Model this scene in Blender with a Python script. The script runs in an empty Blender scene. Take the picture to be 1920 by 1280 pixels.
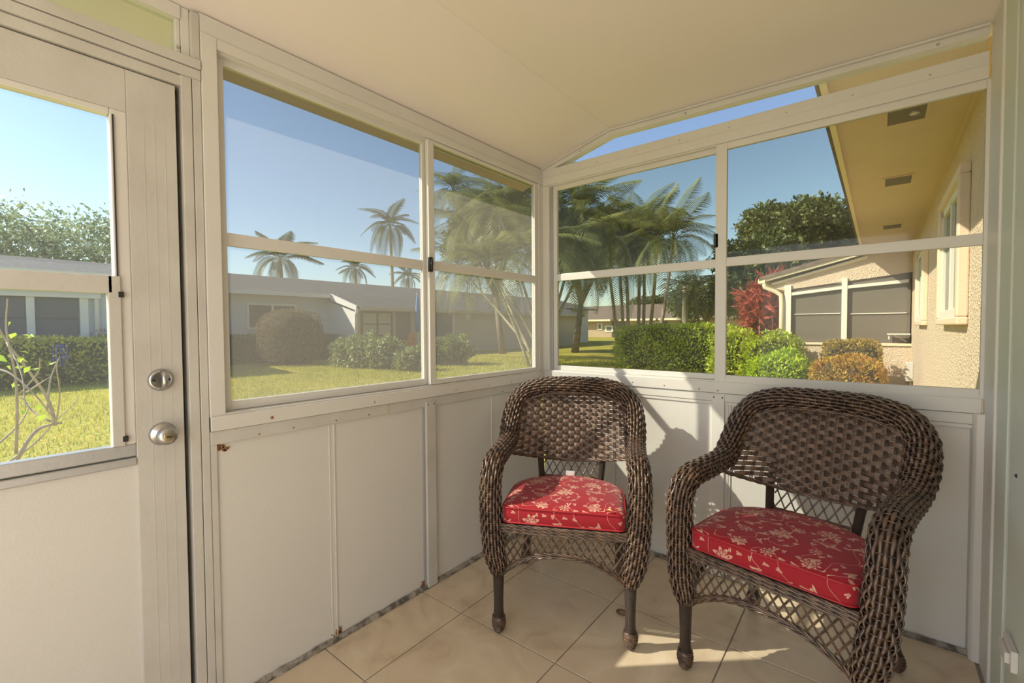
import bpy, bmesh, math, random
import numpy as np
from mathutils import Vector, Matrix
rng = np.random.default_rng(7); random.seed(7)
PI = math.pi; V = Vector
SC = bpy.context.scene; COL = SC.collection
# ------------------------------------------------------------------ camera
CAM = np.array([1.6917, -2.4108, 1.2578]); YAW, PITCH, ROLL, FPX = .6801, .0298, -.0062, 852.06
def _axes():
    cy, sy = math.cos(YAW), math.sin(YAW)
    f = np.array([-sy*math.cos(PITCH), cy*math.cos(PITCH), -math.sin(PITCH)])
    r = np.array([cy, sy, 0]); u = np.cross(r, f); c, s = math.cos(ROLL), math.sin(ROLL)
    return c*r+s*u, -s*r+c*u, f
CR, CU, CF = _axes()
cam = bpy.data.objects.new('camera', bpy.data.cameras.new('camera')); COL.objects.link(cam)
cam.data.sensor_width = 36; cam.data.lens = FPX/1920*36; cam.data.clip_start = .02; cam.data.clip_end = 600
cam.matrix_world = Matrix(((CR[0], CU[0], -CF[0], CAM[0]), (CR[1], CU[1], -CF[1], CAM[1]), (CR[2], CU[2], -CF[2], CAM[2]), (0, 0, 0, 1)))
SC.camera = cam
def at(px, py, ax, v):
    """the point where the line of sight of a photograph pixel meets the plane ax = v"""
    d = CF*FPX + CR*(px-960) + CU*(640-py); i = 'xyz'.index(ax)
    return CAM + d*((v-CAM[i])/d[i])
# ------------------------------------------------------------------ light
SUN_DIR = V((1, .93, -1.05)).normalized()
w = bpy.data.worlds.new('world'); SC.world = w; w.use_nodes = True
nt = w.node_tree; bg = nt.nodes['Background']
sky = nt.nodes.new('ShaderNodeTexSky'); sky.sky_type = 'NISHITA'; sky.sun_disc = False
sky.sun_elevation = math.radians(37.6); sky.sun_rotation = math.radians(227)
sky.air_density = 1.0; sky.dust_density = .5; sky.ozone_density = 1.0
nt.links.new(sky.outputs[0], bg.inputs[0]); bg.inputs[1].default_value = .24
sun = bpy.data.objects.new('sun', bpy.data.lights.new('sun', 'SUN')); COL.objects.link(sun)
sun.rotation_euler = SUN_DIR.to_track_quat('-Z', 'Y').to_euler(); sun.data.energy = 9.6; sun.data.angle = math.radians(.6)
sun.data.color = (1, .9, .74)
fill = bpy.data.objects.new('open_doorway_daylight', bpy.data.lights.new('open_doorway_daylight', 'AREA')); COL.objects.link(fill)
fill.data.shape = 'RECTANGLE'; fill.data.size = 1.3; fill.data.size_y = 2.0; fill.data.energy = 20; fill.data.color = (1, .92, .88)  # soft area fill added to brighten the room, stands for no real source
fill.location = (1.25, -3.6, 1.25); fill.rotation_euler = (math.radians(103), 0, 0)
SC.view_settings.view_transform = 'Standard'; SC.view_settings.look = 'None'
SC.view_settings.gamma = 1; SC.view_settings.exposure = 0; SC.view_settings.use_curve_mapping = False
SC.cycles.max_bounces = 10; SC.cycles.transparent_max_bounces = 24; SC.cycles.diffuse_bounces = 5
# ------------------------------------------------------------------ materials
def mat(name, col, rough=.5, metal=0, spec=.5, bump=None, var=None, transl=0, coat=0):
    """col; bump=(scale, strength, kind); var=(scale, other colour, contrast)"""
    m = bpy.data.materials.new(name); m.use_nodes = True; t = m.node_tree; N, Lk = t.nodes, t.links
    b = N['Principled BSDF']; b.inputs['Base Color'].default_value = (*col, 1); b.inputs['Roughness'].default_value = rough
    b.inputs['Metallic'].default_value = metal; b.inputs['Specular IOR Level'].default_value = spec; b.inputs['Coat Weight'].default_value = coat
    tc = N.new('ShaderNodeTexCoord')
    if var:
        n = N.new('ShaderNodeTexNoise'); n.inputs['Scale'].default_value = var[0]; n.inputs['Detail'].default_value = 5
        r = N.new('ShaderNodeValToRGB'); c = var[2] if len(var) > 2 else .15
        r.color_ramp.elements[0].position = .5-c; r.color_ramp.elements[1].position = .5+c
        r.color_ramp.elements[0].color = (*col, 1); r.color_ramp.elements[1].color = (*var[1], 1)
        Lk.new(tc.outputs['Object'], n.inputs['Vector']); Lk.new(n.outputs['Fac'], r.inputs[0]); Lk.new(r.outputs[0], b.inputs['Base Color'])
        m['ramp'] = 1
    if bump:
        if len(bump) > 2 and bump[2] == 'wavez':
            n = N.new('ShaderNodeTexWave'); n.bands_direction = 'Z'; out = 'Fac'
        elif len(bump) > 2 and bump[2] == 'voronoi':
            n = N.new('ShaderNodeTexVoronoi'); out = 'Distance'
        else:
            n = N.new('ShaderNodeTexNoise'); n.inputs['Detail'].default_value = 4; out = 'Fac'
        n.inputs['Scale'].default_value = bump[0]
        bp = N.new('ShaderNodeBump'); bp.inputs['Strength'].default_value = bump[1]; bp.inputs['Distance'].default_value = bump[3] if len(bump) > 3 else .01
        Lk.new(tc.outputs['Object'], n.inputs['Vector']); Lk.new(n.outputs[out], bp.inputs['Height']); Lk.new(bp.outputs[0], b.inputs['Normal'])
    if transl:
        tr = N.new('ShaderNodeBsdfTranslucent'); mx = N.new('ShaderNodeMixShader'); mx.inputs[0].default_value = transl
        src = b.inputs['Base Color'].links[0].from_socket if b.inputs['Base Color'].links else None
        if src: Lk.new(src, tr.inputs[0])
        else: tr.inputs[0].default_value = (*col, 1)
        Lk.new(b.outputs[0], mx.inputs[1]); Lk.new(tr.outputs[0], mx.inputs[2]); Lk.new(mx.outputs[0], N['Material Output'].inputs[0])
    return m
def leafmat(name, c1, c2, scale=9, transl=.35, rough=.45):
    return mat(name, c1, rough, spec=.4, var=(scale, c2, .12), transl=transl)
def glass(name, tint, haze, hcol=(.8, .78, .74), gloss=.04):
    """window pane: tinted clear, a share of dust that scatters, a faint mirror"""
    m = bpy.data.materials.new(name); m.use_nodes = True; t = m.node_tree; N, Lk = t.nodes, t.links; N.remove(N['Principled BSDF'])
    tr = N.new('ShaderNodeBsdfTransparent'); tr.inputs[0].default_value = (*tint, 1)
    df = N.new('ShaderNodeBsdfDiffuse'); df.inputs[0].default_value = (*hcol, 1)
    tl = N.new('ShaderNodeBsdfTranslucent'); tl.inputs[0].default_value = (*hcol, 1)
    md = N.new('ShaderNodeMixShader'); md.inputs[0].default_value = .6; Lk.new(df.outputs[0], md.inputs[1]); Lk.new(tl.outputs[0], md.inputs[2])
    m1 = N.new('ShaderNodeMixShader'); m1.inputs[0].default_value = haze; Lk.new(tr.outputs[0], m1.inputs[1]); Lk.new(md.outputs[0], m1.inputs[2])
    tc = N.new('ShaderNodeTexCoord'); n = N.new('ShaderNodeTexNoise'); n.inputs['Scale'].default_value = 260; n.inputs['Detail'].default_value = 2
    mr = N.new('ShaderNodeMapRange'); mr.inputs[1].default_value = .35; mr.inputs[2].default_value = .65; mr.inputs[3].default_value = haze*.92; mr.inputs[4].default_value = haze*1.08
    Lk.new(tc.outputs['Object'], n.inputs['Vector']); Lk.new(n.outputs['Fac'], mr.inputs[0]); Lk.new(mr.outputs[0], m1.inputs[0])
    gl = N.new('ShaderNodeBsdfGlossy'); gl.inputs['Roughness'].default_value = .03
    m2 = N.new('ShaderNodeMixShader'); m2.inputs[0].default_value = gloss; Lk.new(m1.outputs[0], m2.inputs[1]); Lk.new(gl.outputs[0], m2.inputs[2])
    Lk.new(m2.outputs[0], N['Material Output'].inputs[0]); return m
M = {}
M['paint'] = mat('white_aluminium_paint', (.67, .648, .612), .38, bump=(140, .06), var=(3, (.635, .61, .57), .2))
M['paint_b'] = mat('aged_white_aluminium', (.57, .548, .51), .42, bump=(90, .1), var=(7, (.51, .485, .445), .18))
M['panel'] = mat('textured_white_panel', (.645, .625, .588), .42, bump=(170, .22, 'noise', .004), var=(2, (.62, .598, .56), .2))
M['ceil'] = mat('ceiling_panel', (.84, .765, .735), .5, bump=(30, .05), var=(2, (.82, .75, .715), .2))
M['rust'] = mat('rust_stain', (.20, .09, .035), .8, var=(60, (.33, .17, .07), .1))
M['dark'] = mat('black_gap', (.02, .02, .025), .6)
M['alu'] = mat('bare_aluminium', (.50, .50, .50), .42, .7, bump=(80, .06))
M['chrome'] = mat('satin_chrome', (.50, .50, .50), .28, 1)
M['brass'] = mat('keyway_brass', (.45, .36, .2), .3, 1)
M['blk'] = mat('black_plastic', (.02, .02, .02), .35)
M['green'] = mat('pale_green_panel', (.60, .64, .56), .45, bump=(60, .04))
M['grout'] = mat('grout', (.36, .32, .27), .9, bump=(120, .3))
M['dirt'] = mat('dirty_caulk', (.12, .105, .085), .95, bump=(70, .9, 'noise', .01), var=(25, (.34, .30, .25), .1))
def tilemat():
    m = mat('travertine_tile', (.66, .53, .38), .33, bump=(18, .03)); t = m.node_tree; N, Lk = t.nodes, t.links
    tc = N.new('ShaderNodeTexCoord'); oi = N.new('ShaderNodeObjectInfo'); ad = N.new('ShaderNodeVectorMath'); ad.operation = 'ADD'
    Lk.new(tc.outputs['Object'], ad.inputs[0]); Lk.new(oi.outputs['Location'], ad.inputs[1])
    n = N.new('ShaderNodeTexNoise'); n.inputs['Scale'].default_value = 5; n.inputs['Detail'].default_value = 9; n.inputs['Distortion'].default_value = 1.4
    Lk.new(ad.outputs[0], n.inputs['Vector'])
    r = N.new('ShaderNodeValToRGB'); e = r.color_ramp.elements; e[0].position = .3; e[0].color = (.52, .40, .27, 1); e[1].position = .7; e[1].color = (.72, .60, .44, 1)
    k = e.new(.45); k.color = (.64, .515, .365, 1); k = e.new(.58); k.color = (.67, .55, .395, 1)
    Lk.new(n.outputs['Fac'], r.inputs[0]); Lk.new(r.outputs[0], N['Principled BSDF'].inputs['Base Color']); return m
M['tile'] = tilemat()
M['pane_left'] = glass('dusty_screened_pane', (.76, .78, .77), .085, (.84, .78, .72), .012)
M['pane_back'] = glass('screened_pane', (.76, .78, .73), .03, (.80, .74, .62), .012)
M['pane_clear'] = glass('clear_pane', (.93, .96, .96), .03, (.9, .9, .9), .012)
M['pane_top'] = glass('transom_screen', (.88, .92, .96), .08, (.85, .84, .75), .01)
M['wick'] = mat('brown_resin_wicker', (.050, .029, .018), .30, spec=.7, coat=.15, var=(38, (.15, .088, .056), .14), bump=(300, .12, 'noise', .002))
M['wick_core'] = mat('wicker_core', (.018, .012, .009), .7)  # near-black core colour puts the shade into the gaps between strands
M['strap'] = mat('flat_resin_strap', (.085, .048, .031), .34, spec=.7, coat=.12, var=(22, (.18, .105, .070), .2), bump=(160, .35, 'wavez', .0015))
M['stake'] = mat('resin_stake', (.045, .028, .020), .4, spec=.55, var=(30, (.09, .055, .04), .2))
M['wrap'] = mat('wrapped_leg', (.062, .042, .032), .33, spec=.6, bump=(95, .9, 'wavez', .003))
M['pipe'] = mat('red_piping', (.38, .014, .024), .6)
def floralmat():
    m = bpy.data.materials.new('red_floral_cloth'); m.use_nodes = True; t = m.node_tree; N, Lk = t.nodes, t.links; b = N['Principled BSDF']
    b.inputs['Roughness'].default_value = .75; b.inputs['Specular IOR Level'].default_value = .25; b.inputs['Sheen Weight'].default_value = .15
    tc = N.new('ShaderNodeTexCoord')
    def mth(op, a, c=None, d=None):
        n = N.new('ShaderNodeMath'); n.operation = op
        for i, x in enumerate((a, c, d)):
            if x is None: continue
            if isinstance(x, (int, float)): n.inputs[i].default_value = x
            else: Lk.new(x, n.inputs[i])
        return n.outputs[0]
    # the print lies on top and runs down the boxing: fold z into y
    sp = N.new('ShaderNodeSeparateXYZ'); Lk.new(tc.outputs['Object'], sp.inputs[0])
    yy = mth('ADD', sp.outputs[1], sp.outputs[2])
    base = N.new('ShaderNodeCombineXYZ'); Lk.new(sp.outputs[0], base.inputs[0]); Lk.new(yy, base.inputs[1])
    wn = N.new('ShaderNodeTexNoise'); wn.inputs['Scale'].default_value = 26; wn.inputs['Detail'].default_value = 2; Lk.new(base.outputs[0], wn.inputs['Vector'])
    wc = N.new('ShaderNodeVectorMath'); wc.operation = 'MULTIPLY_ADD'; wc.inputs[1].default_value = (.012, .012, 0); wc.inputs[2].default_value = (-.006, -.006, 0)
    Lk.new(wn.outputs['Color'], wc.inputs[0]); wa = N.new('ShaderNodeVectorMath'); Lk.new(base.outputs[0], wa.inputs[0]); Lk.new(wc.outputs[0], wa.inputs[1])
    P = wa.outputs[0]
    def cell(scale, off, rnd=.75):
        o = N.new('ShaderNodeVectorMath'); o.inputs[1].default_value = off; Lk.new(P, o.inputs[0])
        v = N.new('ShaderNodeTexVoronoi'); v.voronoi_dimensions = '2D'; v.inputs['Scale'].default_value = scale; v.inputs['Randomness'].default_value = rnd
        Lk.new(o.outputs[0], v.inputs['Vector'])
        s = N.new('ShaderNodeVectorMath'); s.operation = 'SUBTRACT'; Lk.new(o.outputs[0], s.inputs[0]); Lk.new(v.outputs['Position'], s.inputs[1])
        q = N.new('ShaderNodeSeparateXYZ'); Lk.new(s.outputs[0], q.inputs[0]); c = N.new('ShaderNodeSeparateColor'); Lk.new(v.outputs['Color'], c.inputs[0])
        r = mth('SQRT', mth('ADD', mth('MULTIPLY', q.outputs[0], q.outputs[0]), mth('MULTIPLY', q.outputs[1], q.outputs[1])))
        th = mth('ARCTAN2', q.outputs[1], q.outputs[0]); return q, r, th, c
    # big blossoms
    q, r, th, c = cell(8.5, (.03, .05, 0), .6)
    pet = mth('ABSOLUTE', mth('COSINE', mth('MULTIPLY_ADD', th, 4, mth('MULTIPLY', c.outputs[0], 6))))
    R = mth('MULTIPLY', mth('MULTIPLY_ADD', pet, .024, .009), mth('MULTIPLY_ADD', c.outputs[1], .6, .55))
    fl = mth('LESS_THAN', r, R)
    vein = mth('GREATER_THAN', mth('ABSOLUTE', mth('SUBTRACT', r, mth('MULTIPLY', R, .62))), .0022)
    eye = mth('GREATER_THAN', mth('ABSOLUTE', mth('SUBTRACT', r, .007)), .0016)
    fl = mth('MULTIPLY', mth('MULTIPLY', fl, vein), eye)
    # leaves and half blossoms
    def leaves(scale, off, a, bb, keep):
        q, r, th, c = cell(scale, off, 1)
        an = mth('MULTIPLY', c.outputs[0], 6.283); cs = mth('COSINE', an); sn = mth('SINE', an)
        u = mth('ADD', mth('MULTIPLY', q.outputs[0], cs), mth('MULTIPLY', q.outputs[1], sn)); v = mth('SUBTRACT', mth('MULTIPLY', q.outputs[1], cs), mth('MULTIPLY', q.outputs[0], sn))
        vv = mth('SUBTRACT', mth('ABSOLUTE', v), mth('MULTIPLY', mth('MAXIMUM', u, 0), .45))
        e = mth('ADD', mth('POWER', mth('DIVIDE', mth('ABSOLUTE', u), a), 2), mth('POWER', mth('DIVIDE', mth('ABSOLUTE', vv), bb), 2))
        mid = mth('GREATER_THAN', mth('ABSOLUTE', v), .0007)
        return mth('MULTIPLY', mth('MULTIPLY', mth('LESS_THAN', e, 1), mid), mth('GREATER_THAN', c.outputs[1], keep))
    l1 = leaves(17, (.11, .02, 0), .019, .0045, .3); l2 = leaves(24, (.3, .21, 0), .010, .004, .45)
    ns = N.new('ShaderNodeTexNoise'); ns.inputs['Scale'].default_value = 9; ns.inputs['Detail'].default_value = 0; Lk.new(P, ns.inputs['Vector'])
    st = mth('LESS_THAN', mth('ABSOLUTE', mth('SUBTRACT', ns.outputs['Fac'], .5)), .0035)
    mk = mth('MINIMUM', mth('ADD', mth('ADD', fl, l1), mth('ADD', l2, st)), 1)
    mx = N.new('ShaderNodeMix'); mx.data_type = 'RGBA'; Lk.new(mth('MULTIPLY', mk, .85), mx.inputs[0])
    mx.inputs[6].default_value = (.32, .011, .022, 1); mx.inputs[7].default_value = (.66, .40, .30, 1)
    Lk.new(mx.outputs[2], b.inputs['Base Color'])
    cl = N.new('ShaderNodeTexNoise'); cl.inputs['Scale'].default_value = 900; bp = N.new('ShaderNodeBump'); bp.inputs['Strength'].default_value = .12; bp.inputs['Distance'].default_value = .002
    Lk.new(tc.outputs['Object'], cl.inputs['Vector']); Lk.new(cl.outputs['Fac'], bp.inputs['Height']); Lk.new(bp.outputs[0], b.inputs['Normal']); return m
M['floral'] = floralmat()
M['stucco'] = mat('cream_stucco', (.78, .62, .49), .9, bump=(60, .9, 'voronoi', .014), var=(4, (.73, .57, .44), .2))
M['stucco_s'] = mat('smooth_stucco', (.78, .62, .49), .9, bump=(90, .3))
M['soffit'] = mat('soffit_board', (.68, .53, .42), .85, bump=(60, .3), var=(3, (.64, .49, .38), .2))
M['stucco_w'] = mat('pale_stucco', (.62, .60, .58), .9, bump=(30, .5))
M['ext_w'] = mat('outdoor_white_trim', (.78, .74, .68), .6)
M['ext_c'] = mat('outdoor_cream_trim', (.80, .70, .52), .6)
M['shingle'] = mat('grey_shingle', (.07, .065, .065), .95, bump=(6, .5), var=(9, (.13, .12, .115), .1))
M['shingle_b'] = mat('brown_shingle', (.15, .11, .09), .95, bump=(6, .5), var=(9, (.22, .16, .13), .1))
M['screen'] = mat('dark_insect_screen', (.15, .125, .105), .8)
M['darkglass'] = mat('dark_window', (.075, .075, .08), .2)  # plain dark colour for opaque panes
M['curtain'] = mat('curtained_window', (.45, .40, .30), .5)
M['blind'] = mat('grey_blind', (.16, .16, .17), .7, bump=(30, .4, 'wavez', .01))
M['bark'] = mat('bark', (.17, .13, .10), .9, bump=(12, .6), var=(6, (.26, .21, .16), .15))
M['pbark'] = mat('palm_trunk', (.30, .24, .18), .85, bump=(5, .5, 'wavez', .02), var=(5, (.40, .34, .26), .15))
M['cane'] = mat('palm_cane', (.45, .38, .24), .7, bump=(6, .4, 'wavez', .02), var=(5, (.33, .30, .20), .15))
M['twig'] = mat('pale_twig', (.42, .35, .30), .8, var=(20, (.30, .25, .2), .15))
M['l_hedge'] = leafmat('hedge_leaf', (.26, .40, .04), (.66, .70, .08), 14)
M['l_yel'] = leafmat('yellow_tipped_leaf', (.36, .42, .08), (.95, .85, .20), 9, .5)
M['l_dark'] = leafmat('dark_leaf', (.045, .085, .022), (.12, .17, .045), 2)
M['l_lime'] = leafmat('lime_leaf', (.30, .50, .04), (.62, .74, .07), 8)
M['l_rust'] = leafmat('rust_leaf', (.48, .22, .06), (.66, .48, .10), 7)
M['l_rust2'] = leafmat('bronze_leaf', (.42, .28, .09), (.52, .42, .12), 8)
M['l_brown'] = leafmat('bronze_hedge_leaf', (.15, .12, .05), (.28, .18, .09), 7)
M['l_red'] = leafmat('maroon_leaf', (.34, .05, .05), (.60, .16, .09), 8)
M['l_tree'] = leafmat('tree_leaf', (.075, .11, .035), (.23, .25, .08), 2)
M['l_tree2'] = leafmat('grey_green_leaf', (.20, .28, .14), (.48, .52, .30), 2)
M['l_palm'] = leafmat('palm_frond_green', (.07, .11, .035), (.32, .33, .11), 1.5)
M['l_palm2'] = leafmat('far_palm_green', (.06, .09, .05), (.12, .15, .07), 1)
M['l_bed'] = leafmat('bed_shrub_leaf', (.12, .19, .05), (.38, .42, .14), 9)
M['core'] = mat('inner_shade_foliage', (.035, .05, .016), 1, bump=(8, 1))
M['core_b'] = mat('inner_shade_bronze', (.07, .055, .03), 1, bump=(8, 1))
M['flower'] = leafmat('pale_flower', (.75, .72, .50), (.8, .8, .65), 5)
M['blue'] = mat('blue_plastic', (.02, .06, .65), .4)
M['orange'] = mat('orange_wood', (.75, .30, .08), .6)
M['wood'] = mat('bench_wood', (.60, .38, .22), .7)
M['skyblue'] = mat('blue_canvas', (.10, .22, .50), .8)
def lawnmat():
    m = mat('lawn', (.30, .32, .04), .95); t = m.node_tree; N, Lk = t.nodes, t.links
    tc = N.new('ShaderNodeTexCoord'); a = N.new('ShaderNodeTexNoise'); a.inputs['Scale'].default_value = .35; a.inputs['Detail'].default_value = 6
    b = N.new('ShaderNodeTexNoise'); b.inputs['Scale'].default_value = 14; b.inputs['Detail'].default_value = 6
    for n in (a, b): Lk.new(tc.outputs['Object'], n.inputs['Vector'])
    r1 = N.new('ShaderNodeValToRGB'); r1.color_ramp.elements[0].position = .35; r1.color_ramp.elements[1].position = .65
    r1.color_ramp.elements[0].color = (.33, .295, .03, 1); r1.color_ramp.elements[1].color = (.46, .385, .05, 1); Lk.new(a.outputs['Fac'], r1.inputs[0])
    mx = N.new('ShaderNodeMix'); mx.data_type = 'RGBA'; mx.blend_type = 'MULTIPLY'; mx.inputs[0].default_value = .6
    Lk.new(r1.outputs[0], mx.inputs[6]); Lk.new(b.outputs['Color'], mx.inputs[7])
    s = N.new('ShaderNodeMix'); s.data_type = 'RGBA'; s.blend_type = 'MULTIPLY'; s.inputs[0].default_value = 1; s.inputs[7].default_value = (1.35, 1.35, 1.35, 1)
    Lk.new(mx.outputs[2], s.inputs[6]); Lk.new(s.outputs[2], N['Principled BSDF'].inputs['Base Color'])
    bp = N.new('ShaderNodeBump'); bp.inputs['Distance'].default_value = .04; Lk.new(b.outputs['Fac'], bp.inputs['Height']); Lk.new(bp.outputs[0], N['Principled BSDF'].inputs['Normal']); return m
M['lawn'] = lawnmat()
M['blade'] = leafmat('grass_blade', (.38, .40, .04), (.62, .58, .10), 3, .4)
# ------------------------------------------------------------------ helpers
def wl(o):
    p = V((0, 0, 0))
    while o: p = p + o.location; o = o.parent
    return p
def tag(o, label=None, cat=None, group=None, kind=None):
    if label: o['label'] = label
    if cat: o['category'] = cat
    if group: o['group'] = group
    if kind: o['kind'] = kind
    return o
def thing(name, label, cat, loc=(0, 0, 0), group=None, kind=None, rz=0):
    o = bpy.data.objects.new(name, None); COL.objects.link(o); o.empty_display_size = .1; o.location = loc; o.rotation_euler = (0, 0, rz)
    return tag(o, label, cat, group, kind)
def link(name, me, m, parent=None, loc=None):
    if m is not None and not me.materials: me.materials.append(m)
    o = bpy.data.objects.new(name, me); COL.objects.link(o)
    if parent: o.parent = parent
    if loc is not None: o.location = loc
    return o
class MB:
    """collects shapes (in world coordinates, or local ones with world=False) and links them as ONE mesh"""
    def __init__(s): s.v = []; s.f = []
    def add(s, vs, fs):
        n = len(s.v); s.v += [tuple(map(float, q)) for q in vs]; s.f += [tuple(i+n for i in f) for f in fs]; return s
    def box(s, x0, x1, y0, y1, z0, z1):
        x0, x1 = sorted((x0, x1)); y0, y1 = sorted((y0, y1)); z0, z1 = sorted((z0, z1))
        return s.add([(x0, y0, z0), (x1, y0, z0), (x1, y1, z0), (x0, y1, z0), (x0, y0, z1), (x1, y0, z1), (x1, y1, z1), (x0, y1, z1)],
                     [(3, 2, 1, 0), (4, 5, 6, 7), (0, 1, 5, 4), (1, 2, 6, 5), (2, 3, 7, 6), (3, 0, 4, 7)])
    def prism(s, poly, ax, a, b):
        """2-D polygon (counter-clockwise) swept along an axis from a to b"""
        n = len(poly)
        def P(q, h): return {'x': (h, q[0], q[1]), 'y': (q[0], h, q[1]), 'z': (q[0], q[1], h)}[ax]
        return s.add([P(q, a) for q in poly]+[P(q, b) for q in poly],
                     [tuple(range(n))[::-1], tuple(range(n, 2*n))]+[(i, (i+1) % n, n+(i+1) % n, n+i) for i in range(n)])
    def tube(s, pts, r, n=8, flat=1, caps=True, up=None):
        pts = [V(p) for p in pts]; m = len(pts); rs = r if hasattr(r, '__len__') else [r]*m
        t0 = (pts[1]-pts[0]).normalized(); a = V(up) if up else (V((0, 0, 1)) if abs(t0.z) < .9 else V((0, 1, 0)))
        u = (a-t0*a.dot(t0)).normalized(); vs = []
        for i, p in enumerate(pts):
            t = (pts[min(i+1, m-1)]-pts[max(i-1, 0)]).normalized(); u = (u-t*u.dot(t)).normalized(); b = t.cross(u)
            for k in range(n):
                an = 2*PI*k/n; vs.append(p+u*(math.cos(an)*rs[i]*flat)+b*(math.sin(an)*rs[i]))
        fs = [(i*n+k, i*n+(k+1) % n, (i+1)*n+(k+1) % n, (i+1)*n+k) for i in range(m-1) for k in range(n)]
        if caps: fs += [tuple(range(n))[::-1], tuple(range((m-1)*n, m*n))]
        return s.add(vs, fs)
    def disc(s, c, axis, prof, n=24):
        """lathe: prof = [(distance along axis, radius)]"""
        c = V(c); a = V(axis).normalized(); u = a.orthogonal().normalized(); b = a.cross(u); vs = []
        for h, r in prof:
            for k in range(n): an = 2*PI*k/n; vs.append(c+a*h+u*(math.cos(an)*r)+b*(math.sin(an)*r))
        m = len(prof); fs = [(i*n+k, i*n+(k+1) % n, (i+1)*n+(k+1) % n, (i+1)*n+k) for i in range(m-1) for k in range(n)]
        return s.add(vs, fs+[tuple(range(n))[::-1], tuple(range((m-1)*n, m*n))])
    def build(s, name, m, parent=None, world=True, smooth=False, bev=0, kind=None):
        off = np.array(wl(parent)) if (parent and world) else np.zeros(3)
        a = np.array(s.v)-off
        org = np.zeros(3)
        me = bpy.data.meshes.new(name); me.from_pydata((a-org).tolist(), [], s.f)
        if smooth:
            me.polygons.foreach_set('use_smooth', [True]*len(me.polygons))
        me.update(); o = link(name, me, m, parent)
        if bev:
            b = o.modifiers.new('bevel', 'BEVEL'); b.width = bev; b.segments = 2; b.limit_method = 'ANGLE'
        if kind: o['kind'] = kind
        return o
def npmesh(name, v, f, m, parent=None, kind=None, smooth=False):
    """v (n,3) world, f (k,3|4) arrays"""
    off = np.array(wl(parent)) if parent else np.zeros(3)
    me = bpy.data.meshes.new(name); v = np.asarray(v, float)-off; f = np.asarray(f); k = f.shape[1]
    me.vertices.add(len(v)); me.vertices.foreach_set('co', v.ravel()); me.loops.add(f.size); me.loops.foreach_set('vertex_index', f.ravel().astype(np.int32))
    me.polygons.add(len(f)); me.polygons.foreach_set('loop_start', np.arange(0, f.size, k, dtype=np.int32)); me.polygons.foreach_set('loop_total', np.full(len(f), k, dtype=np.int32))
    if smooth: me.polygons.foreach_set('use_smooth', np.ones(len(f), bool))
    me.update(); me.validate(); o = link(name, me, m, parent)
    if kind: o['kind'] = kind
    return o
def leaves(P, size, asp=.45, up=.3, outward=None):
    """one folded diamond leaf at each point of P: returns verts, quads"""
    n = len(P); d = rng.normal(size=(n, 3)); d[:, 2] += up
    if outward is not None: d += outward*.9
    d /= np.linalg.norm(d, axis=1)[:, None]; s = np.cross(d, rng.normal(size=(n, 3))); s /= np.linalg.norm(s, axis=1)[:, None]
    nn = np.cross(d, s); L = (size*rng.uniform(.6, 1.3, n))[:, None]
    v = np.stack([P, P+d*L*.5+s*L*asp*.5+nn*L*.1, P+d*L-nn*L*.08, P+d*L*.5-s*L*asp*.5+nn*L*.1], 1).reshape(-1, 3)
    return v, np.arange(4*n).reshape(n, 4)
def blob(c, r, n, p=2.0, lump=.12, fr=2.2, depth=.22, zmin=None):
    """points in the outer shell of a super-ellipsoid (p=2 round, p=8 box) with a lumpy outline"""
    d = rng.normal(size=(n*2, 3)); d /= (np.abs(d)**p).sum(1)[:, None]**(1/p); d = d[:n] if zmin is None else d[d[:, 2]*r[2]+c[2] > zmin][:n]
    q = d*fr; nz = np.sin(q[:, 0]*2.1+c[0])*np.sin(q[:, 1]*2.7+1.3+c[1])+np.sin(q[:, 2]*3.1+q[:, 0]*1.7)*.6+np.sin(q[:, 1]*4.3-q[:, 2]*2.9)*.4
    k = 1+lump*nz-depth*rng.random(len(d))**2; return np.array(c)+d*np.array(r)*k[:, None], d
def core(c, r, p=2.0, s=.8, sub=14):
    vs = []; fs = []
    for i in range(sub+1):
        for j in range(sub*2):
            th = PI*i/sub; ph = PI*j/sub; d = np.array([math.sin(th)*math.cos(ph), math.sin(th)*math.sin(ph), math.cos(th)]); d = d/(np.abs(d)**p).sum()**(1/p)
            vs.append(np.array(c)+d*np.array(r)*s*(1+.05*math.sin(7*ph+5*th)))
    for i in range(sub):
        for j in range(sub*2): a = i*sub*2+j; b = i*sub*2+(j+1) % (sub*2); fs.append((a, a+sub*2, b+sub*2, b))
    return np.array(vs), np.array(fs)
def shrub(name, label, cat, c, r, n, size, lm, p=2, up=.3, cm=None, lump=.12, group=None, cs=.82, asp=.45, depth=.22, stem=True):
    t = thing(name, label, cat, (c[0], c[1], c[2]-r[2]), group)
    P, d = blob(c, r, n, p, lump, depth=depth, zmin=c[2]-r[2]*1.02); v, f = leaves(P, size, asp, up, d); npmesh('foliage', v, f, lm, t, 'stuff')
    v, f = core(c, r, p, cs); npmesh('dark_core', v, f, cm or M['core'], t, smooth=True)  # solid core behind the leaves, inner shade put into its dark colour
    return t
# ------------------------------------------------------------------ room shell
G = -.15
def S(name, label, cat='wall', loc=(0, 0, 0)): return thing(name, label, cat, loc, kind='structure')
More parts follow.
